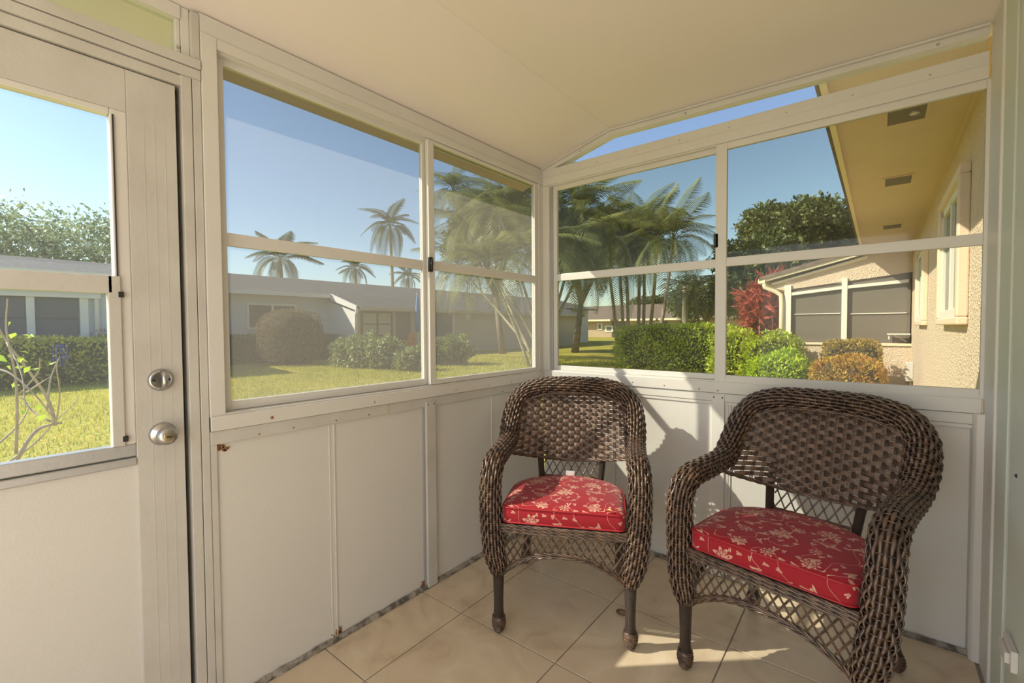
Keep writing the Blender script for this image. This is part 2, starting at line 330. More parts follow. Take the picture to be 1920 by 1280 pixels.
# floor: grout bed and individual tiles, cut to the room
floor = tag(MB().box(-.03, 2.03, -3.75, .03, -.12, -.004).build('floor', M['grout']), 'beige square-tiled sunroom floor with thin grey grout lines', 'floor', kind='structure')
RX0, RX1, RY0, RY1 = .012, 1.985, -3.7, -.012
def clip(poly):
    for ax, v, sg in ((0, RX0, 1), (0, RX1, -1), (1, RY0, 1), (1, RY1, -1)):
        out = []
        for i in range(len(poly)):
            a, b = poly[i], poly[(i+1) % len(poly)]; ia, ib = (a[ax]-v)*sg > 0, (b[ax]-v)*sg > 0
            if ia: out.append(a)
            if ia != ib:
                k = (v-a[ax])/(b[ax]-a[ax]); out.append((a[0]+k*(b[0]-a[0]), a[1]+k*(b[1]-a[1])))
        poly = out
        if len(poly) < 3: return None
    return poly
ca, sa = math.cos(.0115), math.sin(.0115)
for i in range(-1, 5):
    for j in range(-6, 4):
        g = .0026; q = [(i+g/.49, j+g/.49), (i+1-g/.49, j+g/.49), (i+1-g/.49, j+1-g/.49), (i+g/.49, j+1-g/.49)]
        q = clip([(.2719+.49*(a*ca-b*sa), -1.0212+.49*(a*sa+b*ca)) for a, b in q])
        if not q: continue
        cx, cy = sum(a for a, b in q)/len(q), sum(b for a, b in q)/len(q)
        o = MB().prism([(a-cx, b-cy) for a, b in q], 'z', -.004, .0).build('floor_tile', M['tile'], floor, world=False, bev=.0012); o.location = (cx, cy, 0)
# baseboards: a grubby line of caulk between panel and tile
def rough_strip(name, pts, label):
    b = MB(); n = 70
    for (x0, y0), (x1, y1), (nx, ny) in pts:
        vs = []
        for i in range(n+1):
            t = i/n; x, y = x0+(x1-x0)*t, y0+(y1-y0)*t; wv = .011+.003*math.sin(i*1.7)+random.uniform(-.003, .003); h = .013+random.uniform(-.003, .004)
            vs += [(x, y, 0), (x, y, h+.006), (x+nx*wv*.5, y+ny*wv*.5, h), (x+nx*wv, y+ny*wv, 0.0005)]
        b.add(vs, [(i*4+k, i*4+k+1, i*4+k+5, i*4+k+4) for i in range(n) for k in range(3)])
    return tag(b.build(name, M['dirt']), label, 'baseboard', kind='structure')
rough_strip('baseboard_left', [((.002, -1.90), (.002, -.01), (1, 0))], 'dirty grey caulk line along the foot of the left wall')
rough_strip('baseboard_back', [((.0, -.002), (1.97, -.002), (0, -1))], 'dirty caulk line along the foot of the wall behind the chairs')
# left wall (plane x = 0)
wL = S('wall_left', 'white panelled half wall and posts on the left of the sunroom')
MB().box(-.05, -.012, -1.91, .0, -.1, .93).build('backing', M['paint'], wL)
for a, b in ((-1.868, -1.478), (-1.452, -1.002), (-.932, -.507), (-.499, -.012)):
    MB().box(-.012, -.003, a, b, .012, .882).build('panel', M['panel'], wL, bev=.002)
MB().box(-.012, .001, -1.478, -1.472, .012, .882).box(-.012, -.001, -1.472, -1.458, .012, .882).box(-.012, .001, -1.458, -1.452, .012, .882).build('joint_strip', M['paint'], wL, bev=.001)
MB().box(-.012, .000, -.507, -.499, .012, .882).build('joint_strip', M['paint'], wL, bev=.001)
MB().box(-.012, .004, -1.002, -.990, .012, .90).build('joint_strip', M['alu'], wL, bev=.001)
MB().box(-.012, .016, -.990, -.932, .004, .905).build('post', M['paint_b'], wL, bev=.002)
for yy in (-.980, -.943): MB().disc((.016, yy, .893), (1, 0, 0), [(0, .004), (.002, .003)], 10).build('screw', M['rust'], wL)
MB().box(-.012, .004, -1.888, -1.868, .004, .882).build('joint_strip', M['paint_b'], wL, bev=.002)
MB().box(-.05, .010, -1.888, -.0, .882, .926).build('lower_sill', M['paint_b'], wL, bev=.002)
MB().box(-.05, .020, -1.888, -.0, .928, .976).build('upper_sill', M['paint'], wL, bev=.002)
MB().box(.010, .0115, -1.21, -1.198, .884, .924).build('patch', mat('old_tape', (.52, .44, .33), .8), wL)
for yy, zz in ((-1.70, .945), (-1.28, .945), (-.80, .945), (-.55, .94), (-.35, .94)): MB().disc((.020, yy, zz), (1, 0, 0), [(0, .006), (.002, .004)], 10).build('screw', M['rust'] if yy < -1.6 else M['alu'], wL)
for yy, zz in ((-1.74, .892), (-1.62, .894), (-1.45, .893), (-1.30, .893), (-.93, .90), (-.42, .893)): MB().disc((.010, yy, zz), (1, 0, 0), [(0, .0035), (.0015, .003)], 8).build('screw', M['rust'], wL)
# rust blooms where panel corners have corroded
def bloom(parent, c, n, s, ax):
    b = MB()
    for _ in range(n):
        a = random.uniform(0, 6.28); r = s*random.random(); q = random.uniform(.002, .005); u, v = c[0]+r*math.cos(a)*.6, c[1]+r*abs(math.sin(a))
        if ax == 'x': b.disc((.0, u, v), (1, 0, 0), [(-.004, q), (.0015, q*.6)], 6)
        else: b.disc((u, 0, v), (0, -1, 0), [(-.004, q), (.0015, q*.6)], 6)
    return b.build('rust_stain', M['rust'], parent)
bloom(wL, (-1.845, .855), 26, .022, 'x'); bloom(wL, (-1.470, .012), 22, .025, 'x'); bloom(wL, (-1.445, .012), 22, .02, 'x'); bloom(wL, (-1.0, .010), 22, .022, 'x'); bloom(wL, (-.925, .010), 16, .018, 'x'); bloom(wL, (-1.862, .86), 30, .03, 'x'); bloom(wL, (-1.45, .02), 26, .03, 'x'); bloom(wL, (-1.01, .02), 26, .028, 'x')
MB().box(-.05, .012, -1.888, -1.843, .928, 2.20).build('post', M['paint'], wL, bev=.002)
MB().box(-.05, .006, -1.912, -1.889, .0, 2.255).build('post', M['paint_b'], wL, bev=.002)
MB().box(-.05, .010, -1.843, -.0, 2.166, 2.20).box(-.05, .004, -1.888, 0, 2.20, 2.262).build('header', M['paint'], wL, bev=.002)
MB().box(-.05, .006, -.052, .0, .976, 2.166).build('corner_post', M['paint'], wL, bev=.003)
MB().box(-.05, .012, -2.95, -1.890, 2.045, 2.075).box(-.05, .016, -2.95, -1.890, 2.077, 2.106).build('header', M['paint_b'], wL, bev=.002)
MB().box(-.05, -.01, -1.935, -1.912, 2.106, 2.262).build('post', M['paint'], wL, bev=.002)
MB().box(-.05, .006, -1.942, -1.914, .0, 2.045).box(-.05, .004, -2.95, -1.914, 2.012, 2.043).build('door_casing', M['paint_b'], wL, bev=.002)
MB().box(-.07, -.046, -1.975, -1.93, -.1, 2.05).box(-.07, -.046, -2.95, -1.93, 1.99, 2.05).build('gap_light_block', M['dark'], wL)  # black strip added behind the door gap to stop light leaking through
MB().box(-.05, 0, -3.75, -2.87, -.1, 2.26).build('rear_panel', M['panel'], wL)
# ---- windows: frame > sashes
def sash(root, ax, plane, u0, u1, z0, z1, st, rails, tk, pane, lab=None):
    """st=(left stile, right stile, top, bottom) widths; rails=[(z0,z1)]; ax: wall normal axis"""
    def B(b, ua, ub, za, zb, t=tk, o=0):
        p0, p1 = plane-t/2+o, plane+t/2+o
        return b.box(p0, p1, ua, ub, za, zb) if ax == 'x' else b.box(ua, ub, p0, p1, za, zb)
    b = MB(); B(b, u0, u0+st[0], z0, z1); B(b, u1-st[1], u1, z0, z1); B(b, u0+st[0], u1-st[1], z1-st[2], z1); B(b, u0+st[0], u1-st[1], z0, z0+st[3])
    s = b.build('sash', M['paint'], root, bev=.002)
    for a, c in rails:
        b = MB(); B(b, u0+st[0], u1-st[1], a, c, tk*.9); r = b.build('rail', M['paint'], s, bev=.002)
    zs = [z0+st[3]]+[x for r in rails for x in r]+[z1-st[2]]
    for k in range(0, len(zs), 2):
        b = MB(); B(b, u0+st[0], u1-st[1], zs[k], zs[k+1], .003); b.build('pane', pane, s)
    return s
def latch(parent, c, ax):
    x, y, z = c
    b = MB()
    if ax == 'x': b.box(x, x+.012, y-.011, y+.011, z-.035, z+.035).box(x+.012, x+.022, y-.006, y+.004, z-.026, z+.018).box(x+.010, x+.026, y-.008, y+.002, z-.004, z+.006)
    else: b.box(x-.011, x+.011, y-.012, y, z-.035, z+.035).box(x-.006, x+.004, y-.022, y-.012, z-.026, z+.018).box(x-.008, x+.002, y-.026, y-.010, z-.004, z+.006)
    return b.build('latch', M['blk'], parent, bev=.001)
w1 = S('window_1', 'wide two-sash sliding window in the left wall beside the door', 'window')
b = MB().box(-.06, -.046, -1.843, -.052, .976, 2.166); 
MB().box(-.06, .012, -1.843, -.052, .976, .982).box(-.06, -.004, -1.843, -.052, 2.160, 2.166).build('window_frame', M['paint'], w1)
MB().box(-.048, -.040, -1.843, -.052, 2.150, 2.163).build('track', M['alu'], w1)
sA = sash(w1, 'x', -.034, -1.840, -.935, .984, 2.162, (.026, .034, .022, .030), [(1.5418, 1.5856)], .022, M['pane_left'])
sB = sash(w1, 'x', -.008, -.952, -.055, .984, 2.164, (.036, .033, .015, .024), [(1.5418, 1.5856)], .022, M['pane_left'])
latch(sB, (.003, -.962+.012, 1.565), 'x')
# left transom over the door
w3 = S('window_3', 'narrow screened transom window above the door', 'window')
MB().box(-.032, -.028, -2.95, -1.937, 2.108, 2.225).build('pane', M['pane_top'], w3)
MB().box(-.05, -.006, -2.95, -1.935, 2.222, 2.262).box(-.05, -.012, -1.948, -1.936, 2.108, 2.222).build('window_frame', M['paint'], w3, bev=.002)
MB().disc((-.012, -1.942, 2.135), (1, 0, 0), [(0, .006), (.004, .004)], 10).build('screw', M['alu'], w3)
# back wall (plane y = 0)
wB = S('wall_back', 'white panelled half wall behind the wicker chairs')
MB().box(-.0, 2.03, .012, .05, -.1, .93).build('backing', M['paint'], wB)
for a, b in ((.012, .502), (.510, 1.028), (1.128, 1.965)):
    MB().box(a, b, .003, .012, .012, .872).build('panel', M['panel'], wB, bev=.002)
MB().box(.502, .510, -.001, .012, .012, .872).build('joint_strip', M['paint'], wB, bev=.001)
MB().box(1.028, 1.040, -.003, .012, .012, .885).build('joint_strip', M['paint'], wB, bev=.001)
MB().box(1.100, 1.128, -.002, .012, .012, .872).box(1.112, 1.117, -.005, .012, .012, .872).build('joint_strip', M['paint'], wB, bev=.001)
MB().box(1.040, 1.100, -.012, .012, .004, .918).build('post', M['paint'], wB, bev=.002)
for xx in (1.050, 1.090): MB().disc((xx, -.012, .905), (0, -1, 0), [(0, .004), (.002, .003)], 10).build('screw', M['dark'], wB)
MB().box(.0, 1.97, -.008, .05, .885, .926).box(0, 1.97, -.004, .05, .868, .884).build('lower_sill', M['paint'], wB, bev=.002)
MB().box(.0, 1.99, -.016, .05, .928, .984).build('upper_sill', M['paint'], wB, bev=.002)
for xx, zz in ((.47, .955), (.62, .95), (.30, .95), (.98, .94), (.80, .945), (1.07, .94)): MB().disc((xx, -.016, zz), (0, -1, 0), [(0, .004), (.0015, .003)], 8).build('screw', M['rust'], wB)
MB().box(.0, 1.99, -.010, .05, 2.157, 2.205).box(0, 1.99, -.004, .05, 2.206, 2.257).build('header', M['paint'], wB, bev=.002)
for k in range(8): MB().disc((.15+k*.24, -.004, 2.225), (0, -1, 0), [(0, .004), (.0015, .003)], 8).build('screw', M['alu'], wB)
MB().box(0.0, .052, -.006, .05, .984, 2.157).build('corner_post', M['paint'], wB, bev=.003)
w2 = S('window_2', 'two-sash sliding window behind the wicker chairs', 'window')
MB().box(.052, 2.0, -.008, .06, .984, .990).box(.052, 2.0, .0, .06, 2.150, 2.157).build('window_frame', M['paint'], w2)
MB().box(.052, .066, .016, .05, .990, 2.15).build('track', M['alu'], w2)
sC = sash(w2, 'y', .034, .066, 1.090, .990, 2.152, (.028, .04, .028, .028), [(1.5537, 1.5972)], .022, M['pane_back'])
sD = sash(w2, 'y', .008, 1.050, 2.012, .988, 2.154, (.051, .027, .030, .030), [(1.5537, 1.5972)], .022, M['pane_back'])
latch(sD, (1.052, -.001+.01, 1.685), 'y')
# curved transom above window_2
w4 = S('window_4', 'long thin transom window under the sloping ceiling', 'window')
def cz(x): return 2.272+(x-.013)*(.117/.465) if x < .478 else 2.389-(x-.478)*.0245
prof = [(.06, 2.257), (1.99, 2.257), (1.99, cz(1.99)-.034), (.50, cz(.5)-.036), (.44, cz(.44)-.037)]
MB().prism([(a, b) for a, b in prof], 'y', .030, .033).build('pane', M['pane_top'], w4)
tr = []
for x0, x1 in ((.005, .478), (.478, 1.99)):
    MB().prism([(x0, cz(x0)-.034), (x1, cz(x1)-.034), (x1, cz(x1)-.001), (x0, cz(x0)-.001)], 'y', -.002, .05).build('trim_strip', M['paint'], w4, bev=.001)
    MB().prism([(x0, cz(x0)-.010), (x1, cz(x1)-.010), (x1, cz(x1)-.001), (x0, cz(x0)-.001)], 'y', -.02, -.002).build('trim_strip', M['paint'], w4, bev=.001)
for xx in (.28, .90, 1.85): MB().disc((xx, -.002, cz(xx)-.022), (0, -1, 0), [(0, .006), (.003, .004)], 10).build('screw', M['alu'], w4)
# ceiling with a bend and its seam; roof above it and an eave with gutter board
ce = S('ceiling', 'smooth cream ceiling of two boards meeting at a bend', 'ceiling')
MB().prism([(-.232, cz(-.232)), (.478, cz(.478)), (.478, cz(.478)+.07), (-.232, cz(-.232)+.07)], 'y', -3.75, .10).build('ceiling_board', M['ceil'], ce)
MB().prism([(.480, cz(.48)), (2.35, cz(2.35)), (2.35, cz(2.35)+.07), (.480, cz(.48)+.07)], 'y', -3.75, .10).build('ceiling_board', M['ceil'], ce)
MB().prism([(.470, cz(.470)-.0015), (.478, cz(.478)-.0018), (.486, cz(.486)-.0015), (.486, cz(.486)+.001), (.470, cz(.470)+.001)], 'y', -3.74, -.02).build('seam_strip', M['ceil'], ce)
MB().prism([(-.232, cz(-.232)-.010), (-.052, cz(-.052)-.010), (-.052, cz(-.052)-.001), (-.232, cz(-.232)-.001)], 'y', -1.90, .10).build('eave_soffit', mat('eave_tan', (.36, .28, .23), .8), ce)
MB().box(-.247, -.233, -3.8, .12, 2.20, 2.31).build('trim_1', mat('eave_brown', (.30, .24, .19), .8), None)
tag(bpy.data.objects['trim_1'], 'gutter board along the eave outside the left windows', 'trim', kind='structure')
# right wall (the house side)
wR = S('wall_right', 'pale green and white door panels at the right edge')
MB().prism([(1.967, -.002), (1.967, -.03), (1.975, -.042), (2.0, -.045), (2.0, -.002)][::-1], 'z', 0, .93).build('post', M['paint'], wR, bev=.003)
MB().box(1.995, 2.06, -.20, .0, 0, 2.36).build('post', M['paint'], wR, bev=.006)
MB().box(2.002, 2.06, -.365, -.203, 0, 2.36).build('post', M['green'], wR, bev=.004)
MB().box(2.012, 2.06, -.425, -.366, 0, 2.36).build('dark_gap', M['blk'], wR)  # black strip in the gap between post and door panel
pn = MB().box(2.0, 2.06, -1.4, -.425, 0, 2.36).build('door_panel', M['green'], wR, bev=.004)
for zz in (1.87, .83): MB().disc((2.0, -.52, zz), (-1, 0, 0), [(0, .006), (.004, .004)], 10).build('screw', M['dark'], pn)
MB().box(1.985, 2.0, -.60, -.49, .30, .36).box(1.975, 1.986, -.585, -.50, .315, .345).build('foot_catch', M['paint'], pn, bev=.003)
MB().box(2.0, 2.06, -3.75, -1.4, 0, 2.36).build('rear_panel', M['panel'], wR)
# front wall behind the camera with an open doorway
wF = S('wall_front', 'white wall behind the viewer with an open doorway')
MB().box(-.0, .08, -3.75, -3.70, 0, 2.4).box(1.92, 2.0, -3.75, -3.70, 0, 2.4).box(.08, 1.92, -3.75, -3.70, 2.2, 2.4).build('wall_piece', M['paint'], wF)
# ---- door with its glass
d1 = S('door_1', 'white aluminium storm door with glass and brushed metal locks', 'door')
YD0, YD1 = -2.855, -1.955
MB().box(-.045, -.004, -2.074, YD1, .02, 2.008).box(-.045, -.004, YD0, YD0+.12, .02, 2.008).box(-.045, -.004, YD0+.12, -2.074, 1.885, 2.008).box(-.045, -.004, YD0+.12, -2.074, .02, .16).build('door_frame', M['paint_b'], d1, bev=.002)
for yy in (-1.985, -2.01, -2.036): MB().box(-.005, -.0032, yy-.0004, yy+.0004, .03, 1.88).build('groove_line', M['panel'], d1)
MB().box(-.036, -.012, YD0+.12, -2.074, .16, .862).build('kick_panel', M['panel'], d1)
MB().box(-.040, -.001, YD0+.12, -2.074, .862, .885).box(-.040, -.006, YD0+.12, -2.074, .888, .925).build('bottom_rail', M['alu'], d1, bev=.003)
MB().box(-.040, -.004, -2.112, -2.074, .925, 1.885).box(-.040, -.004, YD0+.12, YD0+.158, .925, 1.885).box(-.040, -.004, YD0+.158, -2.112, 1.868, 1.885).build('glass_stop', M['paint'], d1, bev=.003)
MB().box(-.028, .004, YD0+.158, -2.118, 1.363, 1.412).box(-.028, .004, -2.128, -2.100, .925, 1.412).build('mid_rail', M['paint_b'], d1, bev=.002)
MB().box(-.004, .001, -2.107, -2.104, 1.41, 1.868).build('glazing_seal', M['dark'], d1)
for zz in (.945, 1.36): MB().box(-.002, .006, -2.106, -2.094, zz-.008, zz+.008).build('clip', M['blk'], d1)
MB().box(-.031, -.027, YD0+.158, -2.112, 1.412, 1.868).build('pane', M['pane_clear'], d1)
MB().box(-.022, -.018, YD0+.158, -2.128, .926, 1.363).build('pane', M['pane_clear'], d1)
kp = at(302, 712, 'x', 0); db = MB().disc((-.004, kp[1], kp[2]), (1, 0, 0), [(0, .033), (.004, .033), (.010, .029), (.011, .024), (.008, .022)], 32).build('deadbolt', M['chrome'], d1, smooth=True)
MB().tube([(.006, kp[1]+.004, kp[2]-.026), (.022, kp[1]+.004, kp[2]-.018), (.027, kp[1]+.004, kp[2]), (.022, kp[1]+.004, kp[2]+.018), (.006, kp[1]+.004, kp[2]+.026)], .008, 10, flat=.8).build('thumb_turn', M['chrome'], db, smooth=True)
for s in (-1, 1): MB().disc((.006, kp[1]+s*.017, kp[2]), (1, 0, 0), [(0, .004), (.003, .003)], 10).build('screw', M['dark'], db)
kp = at(305, 813, 'x', 0); kb = MB().disc((-.004, kp[1], kp[2]), (1, 0, 0), [(0, .034), (.004, .034), (.010, .029), (.012, .016), (.026, .013), (.034, .020), (.044, .026), (.056, .026), (.064, .021), (.066, .014)], 32).build('door_knob', M['chrome'], d1, smooth=True)
MB().disc((.060, kp[1], kp[2]), (1, 0, 0), [(0, .013), (.004, .013), (.0045, .011)], 24).build('keyway_ring', M['brass'], kb, smooth=True)
MB().box(.0635, .068, kp[1]-.006, kp[1]+.006, kp[2]-.002, kp[2]+.002).build('key_slot', M['dark'], kb)
# ------------------------------------------------------------------ wicker armchair (built in its own coordinates, front = -y)
def cr(P, n):
    P = [np.array(q, float) for q in P]; P = [2*P[0]-P[1]]+P+[2*P[-1]-P[-2]]; out = []
    for i in range(1, len(P)-2):
        for k in range(n):
            t = k/n; a, b, c, d = P[i-1:i+3]; out.append(.5*((2*b)+(c-a)*t+(2*a-5*b+4*c-d)*t*t+(3*b-a-3*c+d)*t**3))
    return out+[P[-2]]
HALF = [(.262, -.336, .245, .024), (.268, -.335, .285, .036), (.282, -.332, .34, .042), (.296, -.320, .46, .043), (.302, -.312, .58, .042), (.302, -.295, .645, .042), (.301, -.235, .685, .042),
        (.300, -.13, .692, .041), (.303, -.02, .694, .041), (.306, .07, .705, .044), (.309, .14, .745, .048), (.308, .20, .80, .049), (.296, .245, .86, .047), (.25, .272, .915, .045), (.16, .276, .945, .043), (.08, .268, .952, .042), (0, .264, .954, .042)]
PATH = cr([(-x, y, z, r) for x, y, z, r in HALF]+HALF[::-1][1:], 12)
def resample(P, step):
    P = np.array(P); d = np.r_[0, np.cumsum(np.linalg.norm(np.diff(P[:, :3], axis=0), axis=1))]; s = np.arange(0, d[-1], step)
    return np.stack([np.interp(s, d, P[:, k]) for k in range(4)], 1), s
def frames(P):
    T = np.gradient(P[:, :3], axis=0); T /= np.linalg.norm(T, axis=1)[:, None]; U = np.zeros_like(T); u = np.array([0, -1, 0.])
    for i in range(len(P)): u = u-T[i]*u.dot(T[i]); u /= np.linalg.norm(u); U[i] = u
    return T, U, np.cross(T, U)
def woven_roll(P0, name, parent, nst=20, lam=.046, step=.0056, amp=.0036, wdt=.0062, thk=.0030):
    P, s = resample(P0, step); T, U, B = frames(P); n = len(P); V_, F_ = [], []; off = 0
    sec = [(0, 1), (1, .15), (0, -.7), (-1, .15)]
    for k in range(nst):
        tw = 2*PI*k/nst+s*.9; rad = P[:, 3]+.001+amp*np.sin(2*PI*s/lam+k*PI)
        n1 = U*np.cos(tw)[:, None]+B*np.sin(tw)[:, None]; n2 = np.cross(T, n1)
        wd = np.minimum(wdt*P[:, 3]/.043, wdt*1.1)
        C = P[:, :3]+n1*rad[:, None]
        ring = np.stack([C+n2*(a*wd)[:, None]+n1*(b*thk) for a, b in sec], 1).reshape(-1, 3)
        i = np.arange(n-1)[:, None]*4; j = np.arange(4)[None, :]; jn = (j+1) % 4
        V_.append(ring); F_.append(np.stack([i+j, i+jn, i+4+jn, i+4+j], 2).reshape(-1, 4)+off); off += len(ring)
    for q in np.arange(lam/4, s[-1], lam/2):
        c = np.array([np.interp(q, s, P[:, m]) for m in range(4)]); m = int(q/step); u, b_, t = U[m], B[m], T[m]; g = 28; rr = .0022
        an = np.arange(g)*2*PI/g; nn = u*np.cos(an)[:, None]+b_*np.sin(an)[:, None]
        ring = np.stack([c[:3]+nn*(c[3]+.0015+rr)+t*0, c[:3]+nn*(c[3]+.0005)+t*rr, c[:3]+nn*(c[3]-.001)+t*0, c[:3]+nn*(c[3]+.0005)-t*rr], 1).reshape(-1, 3)
        i = np.arange(g)[:, None]*4; i2 = ((np.arange(g)+1) % g)[:, None]*4; j = np.arange(4)[None, :]; jn = (j+1) % 4
        V_.append(ring); F_.append(np.stack([i+j, i+jn, i2+jn, i2+j], 2).reshape(-1, 4)+off); off += len(ring)
    o = npmesh(name, np.concatenate(V_), np.concatenate(F_), M['wick'], None, 'stuff', smooth=True); o.parent = parent
    c = MB().tube(P[::4, :3], (P[::4, 3]-.004).tolist(), 14).build('roll_core', M['wick_core'], o, world=False, smooth=True)
    return o
def rope(b, pts, r, tw=55, ns=3):
    """ns strands twisted about a line of points"""
    P = np.array([(*p, r) for p in pts]); P, s = resample(P, .006); T, U, B = frames(P)
    for k in range(ns):
        a = s*tw+2*PI*k/ns; q = P[:, :3]+(U*np.cos(a)[:, None]+B*np.sin(a)[:, None])*r*.6; b.tube(q.tolist(), r*.62, 5)
    return b
def yc(z): return .16+(z-.60)*.36
def surf(x, z):
    k = .17*max(0, min(1, (.90-z)/.30))+.015
    return V((x, yc(z)-k*(abs(x)/.29)**2.4, z))
_top = sorted([(abs(q[0]), q[2]-q[3]*.75) for q in PATH if q[2] > .80 and q[0] >= -.0001])
def ztop(x): return float(np.interp(abs(x), [a for a, b in _top], [b for a, b in _top]))
def zbot(x): return .597+.055*(abs(x)/.28)**2
def xmax(z):
    pts = sorted([(q[2], q[0]-q[3]*.7) for q in PATH if q[0] > .24 and q[1] > .02])
    return float(np.interp(z, [a for a, b in pts], [b for a, b in pts]))
DX, DZ = .0300, .0186
def build_chair():
    t = thing('wicker_armchair', '', 'chair')
    woven_roll(PATH, 'woven_roll', t)
    # basket-woven back: flat straps over and under double stakes
    nx = 9; rows = 17
    for j in range(rows):
        z = .607+j*DZ; pts = []
        xm = min(xmax(z), .285)
        while ztop(xm) < z+.004 and xm > .03: xm -= .004
        if zbot(xm) > z:
            while zbot(xm) > z and xm > .05: xm -= .004
        if xm < .06: continue
        n = max(8, int(xm/DX*9)); vs = []; fs = []
        for i in range(-n, n+1):
            x = xm*i/n; c = surf(x, z); nn = (surf(x+.01, z)-surf(x-.01, z)).cross(V((0, .36, 1))).normalized(); nn = -nn if nn.y > 0 else nn
            o = .0042*math.tanh(2.2*math.cos(PI*(x/DX)+PI*j))/.975; k = nn.cross(surf(x+.01, z)-surf(x-.01, z)).normalized(); k = -k if k.z < 0 else k
            for a, b in ((-.0086, -.0008), (-.006, .0012), (0, .0018), (.006, .0012), (.0086, -.0008)): vs.append(c+nn*(o+b)+k*a)
        for i in range(2*n):
            for q in range(4): fs.append((i*5+q, i*5+q+1, i*5+q+6, i*5+q+5))
        MB().add(vs, fs).build('weave_strap', M['strap'], t, world=False, smooth=True)
    for i in range(-nx, nx+1):
        x = i*DX
        if abs(x) > .272: continue
        z0 = zbot(x)-.004; z1 = ztop(x)
        if z1-z0 < .05: continue
        n = int((z1-z0)/DZ*6)
        for e in (-.0042, .0, .0042):
            pts = []
            for q in range(n+1):
                z = z0+(z1-z0)*q/n; c = surf(x+e, z); o = -.0036*math.cos(PI*i)*math.cos(PI*(z-.607)/DZ); pts.append(c+V((0, -1, .3)).normalized()*o)
            if e == -.0042: b = MB()
            b.tube([tuple(p) for p in pts], .0019, 4)
        b.build('stake', M['stake'], t, world=False, smooth=True)
    # rope edges round the panel and under it
    b = MB(); ed = [(x, surf(x, zbot(x)-.006).y, zbot(x)-.006) for x in np.linspace(-.285, .285, 40)]; rope(b, ed, .0075)
    up = []
    for q in PATH:
        if q[2] > .71 and q[1] > .05:
            up.append((q[0]*(1-q[3]*.75/.3) if abs(q[0]) > .05 else q[0], q[1]-.030, q[2]-q[3]*(.85 if q[2] > .86 else .35)))
    rope(b, up, .006); b.build('edge_rope', M['wick'], t, world=False, smooth=True)
    # open lattice between the two back posts
    b = MB()
    def lp(x, z): return (x, .095+(z-.45)*.45-.0, z)
    zA, zB = .452, .594
    for sgn in (-1, 1):
        for k in range(-8, 22):
            x0 = -.145-.10+k*.037; pts = []
            for q in range(13):
                z = zA+(zB-zA)*q/12; x = x0+sgn*(q/12)*.085+(.0 if sgn > 0 else .085)
                if abs(x) < .142: p = lp(x, z); pts.append((p[0], p[1]+sgn*.0018, p[2]))
            if len(pts) > 2: b.tube(pts, .0031, 5)
    rope(b, [lp(x, .517) for x in np.linspace(-.14, .14, 12)], .005)
    b.build('back_lattice', M['wick'], t, world=False, smooth=True, kind='stuff')
    for s in (-1, 1):
        MB().tube([(s*.125, .075, .40), (s*.140, .100, .46), (s*.155, .150, .60), (s*.155, .20, .70)], [.015, .015, .016, .014], 14).build('back_post', M['wrap'], t, world=False, smooth=True)
    # seat deck: flat woven frame
    def dshape(w, y0, y1, ym, n=26, rc=.035):
        pts = []
        for k in range(7): a = -PI/2+k/6*PI/2; pts.append((w-rc+rc*math.cos(a), y0+rc+rc*math.sin(a)))
        for k in range(n+1): a = k/n*PI; pts.append((w*math.cos(a)*(1 if abs(math.cos(a)) < .99 else 1), ym+(y1-ym)*abs(math.sin(a))**.85))
        for k in range(7): a = -PI+k/6*PI/2; pts.append((-w+rc+rc*math.cos(a), y0+rc+rc*math.sin(a)))
        return pts
    sd = dshape(.262, -.325, .14, -.12); MB().prism(sd, 'z', .432, .452).build('seat_deck', M['stake'], t, world=False, bev=.004)
    b = MB()
    for zz in (.428, .440, .452): rope(b, [(x, -.338-.010*(1-(x/.26)**2), zz) for x in np.linspace(-.255, .255, 24)], .0062)
    b.build('front_rail', M['wick'], t, world=False, smooth=True)
    # arched lattice aprons: front and both sides
    def apron(name, A, Bp, bul):
        A, Bp = V(A), V(Bp); D = Bp-A; L = D.length; nrm = V((D.y, -D.x, 0)).normalized()
        def arch(u): e = abs(2*u-1); return .354-.095*e**2.4
        def pt(u, z, o=0): return tuple(A+D*u+nrm*(bul*(1-(2*u-1)**2)+o)+V((0, 0, z)))
        b = MB(); dz = .43-.24; run = .62
        for sgn in (-1, 1):
            for k in range(-8, int(L/.031)+9):
                x0 = k*.031
                for w_ in (-.0021, .0021):
                    pts = []
                    for q in range(20):
                        z = .245+(.43-.245)*q/19; x = x0+w_+sgn*(z-.245)*run
                        u = x/L
                        if 0 <= u <= 1 and z >= arch(u)-.004: pts.append(pt(u, z, sgn*.0022))
                    if len(pts) > 2: b.tube(pts, .0019, 4)
        b.build(name+'_lattice', M['wick'], t, world=False, smooth=True, kind='stuff')
        b = MB(); rope(b, [pt(u, arch(u)) for u in np.linspace(0, 1, 40)], .0065); rope(b, [pt(u, arch(u)-.012, .001) for u in np.linspace(0, 1, 40)], .006, -55); b.build(name+'_edge', M['wick'], t, world=False, smooth=True)
        return
    apron('front_apron', (-.245, -.338, 0), (.245, -.338, 0), .012)
    apron('side_apron', (-.262, .16, 0), (-.272, -.30, 0), .0)
    apron('side_apron', (.272, -.30, 0), (.262, .16, 0), .0)
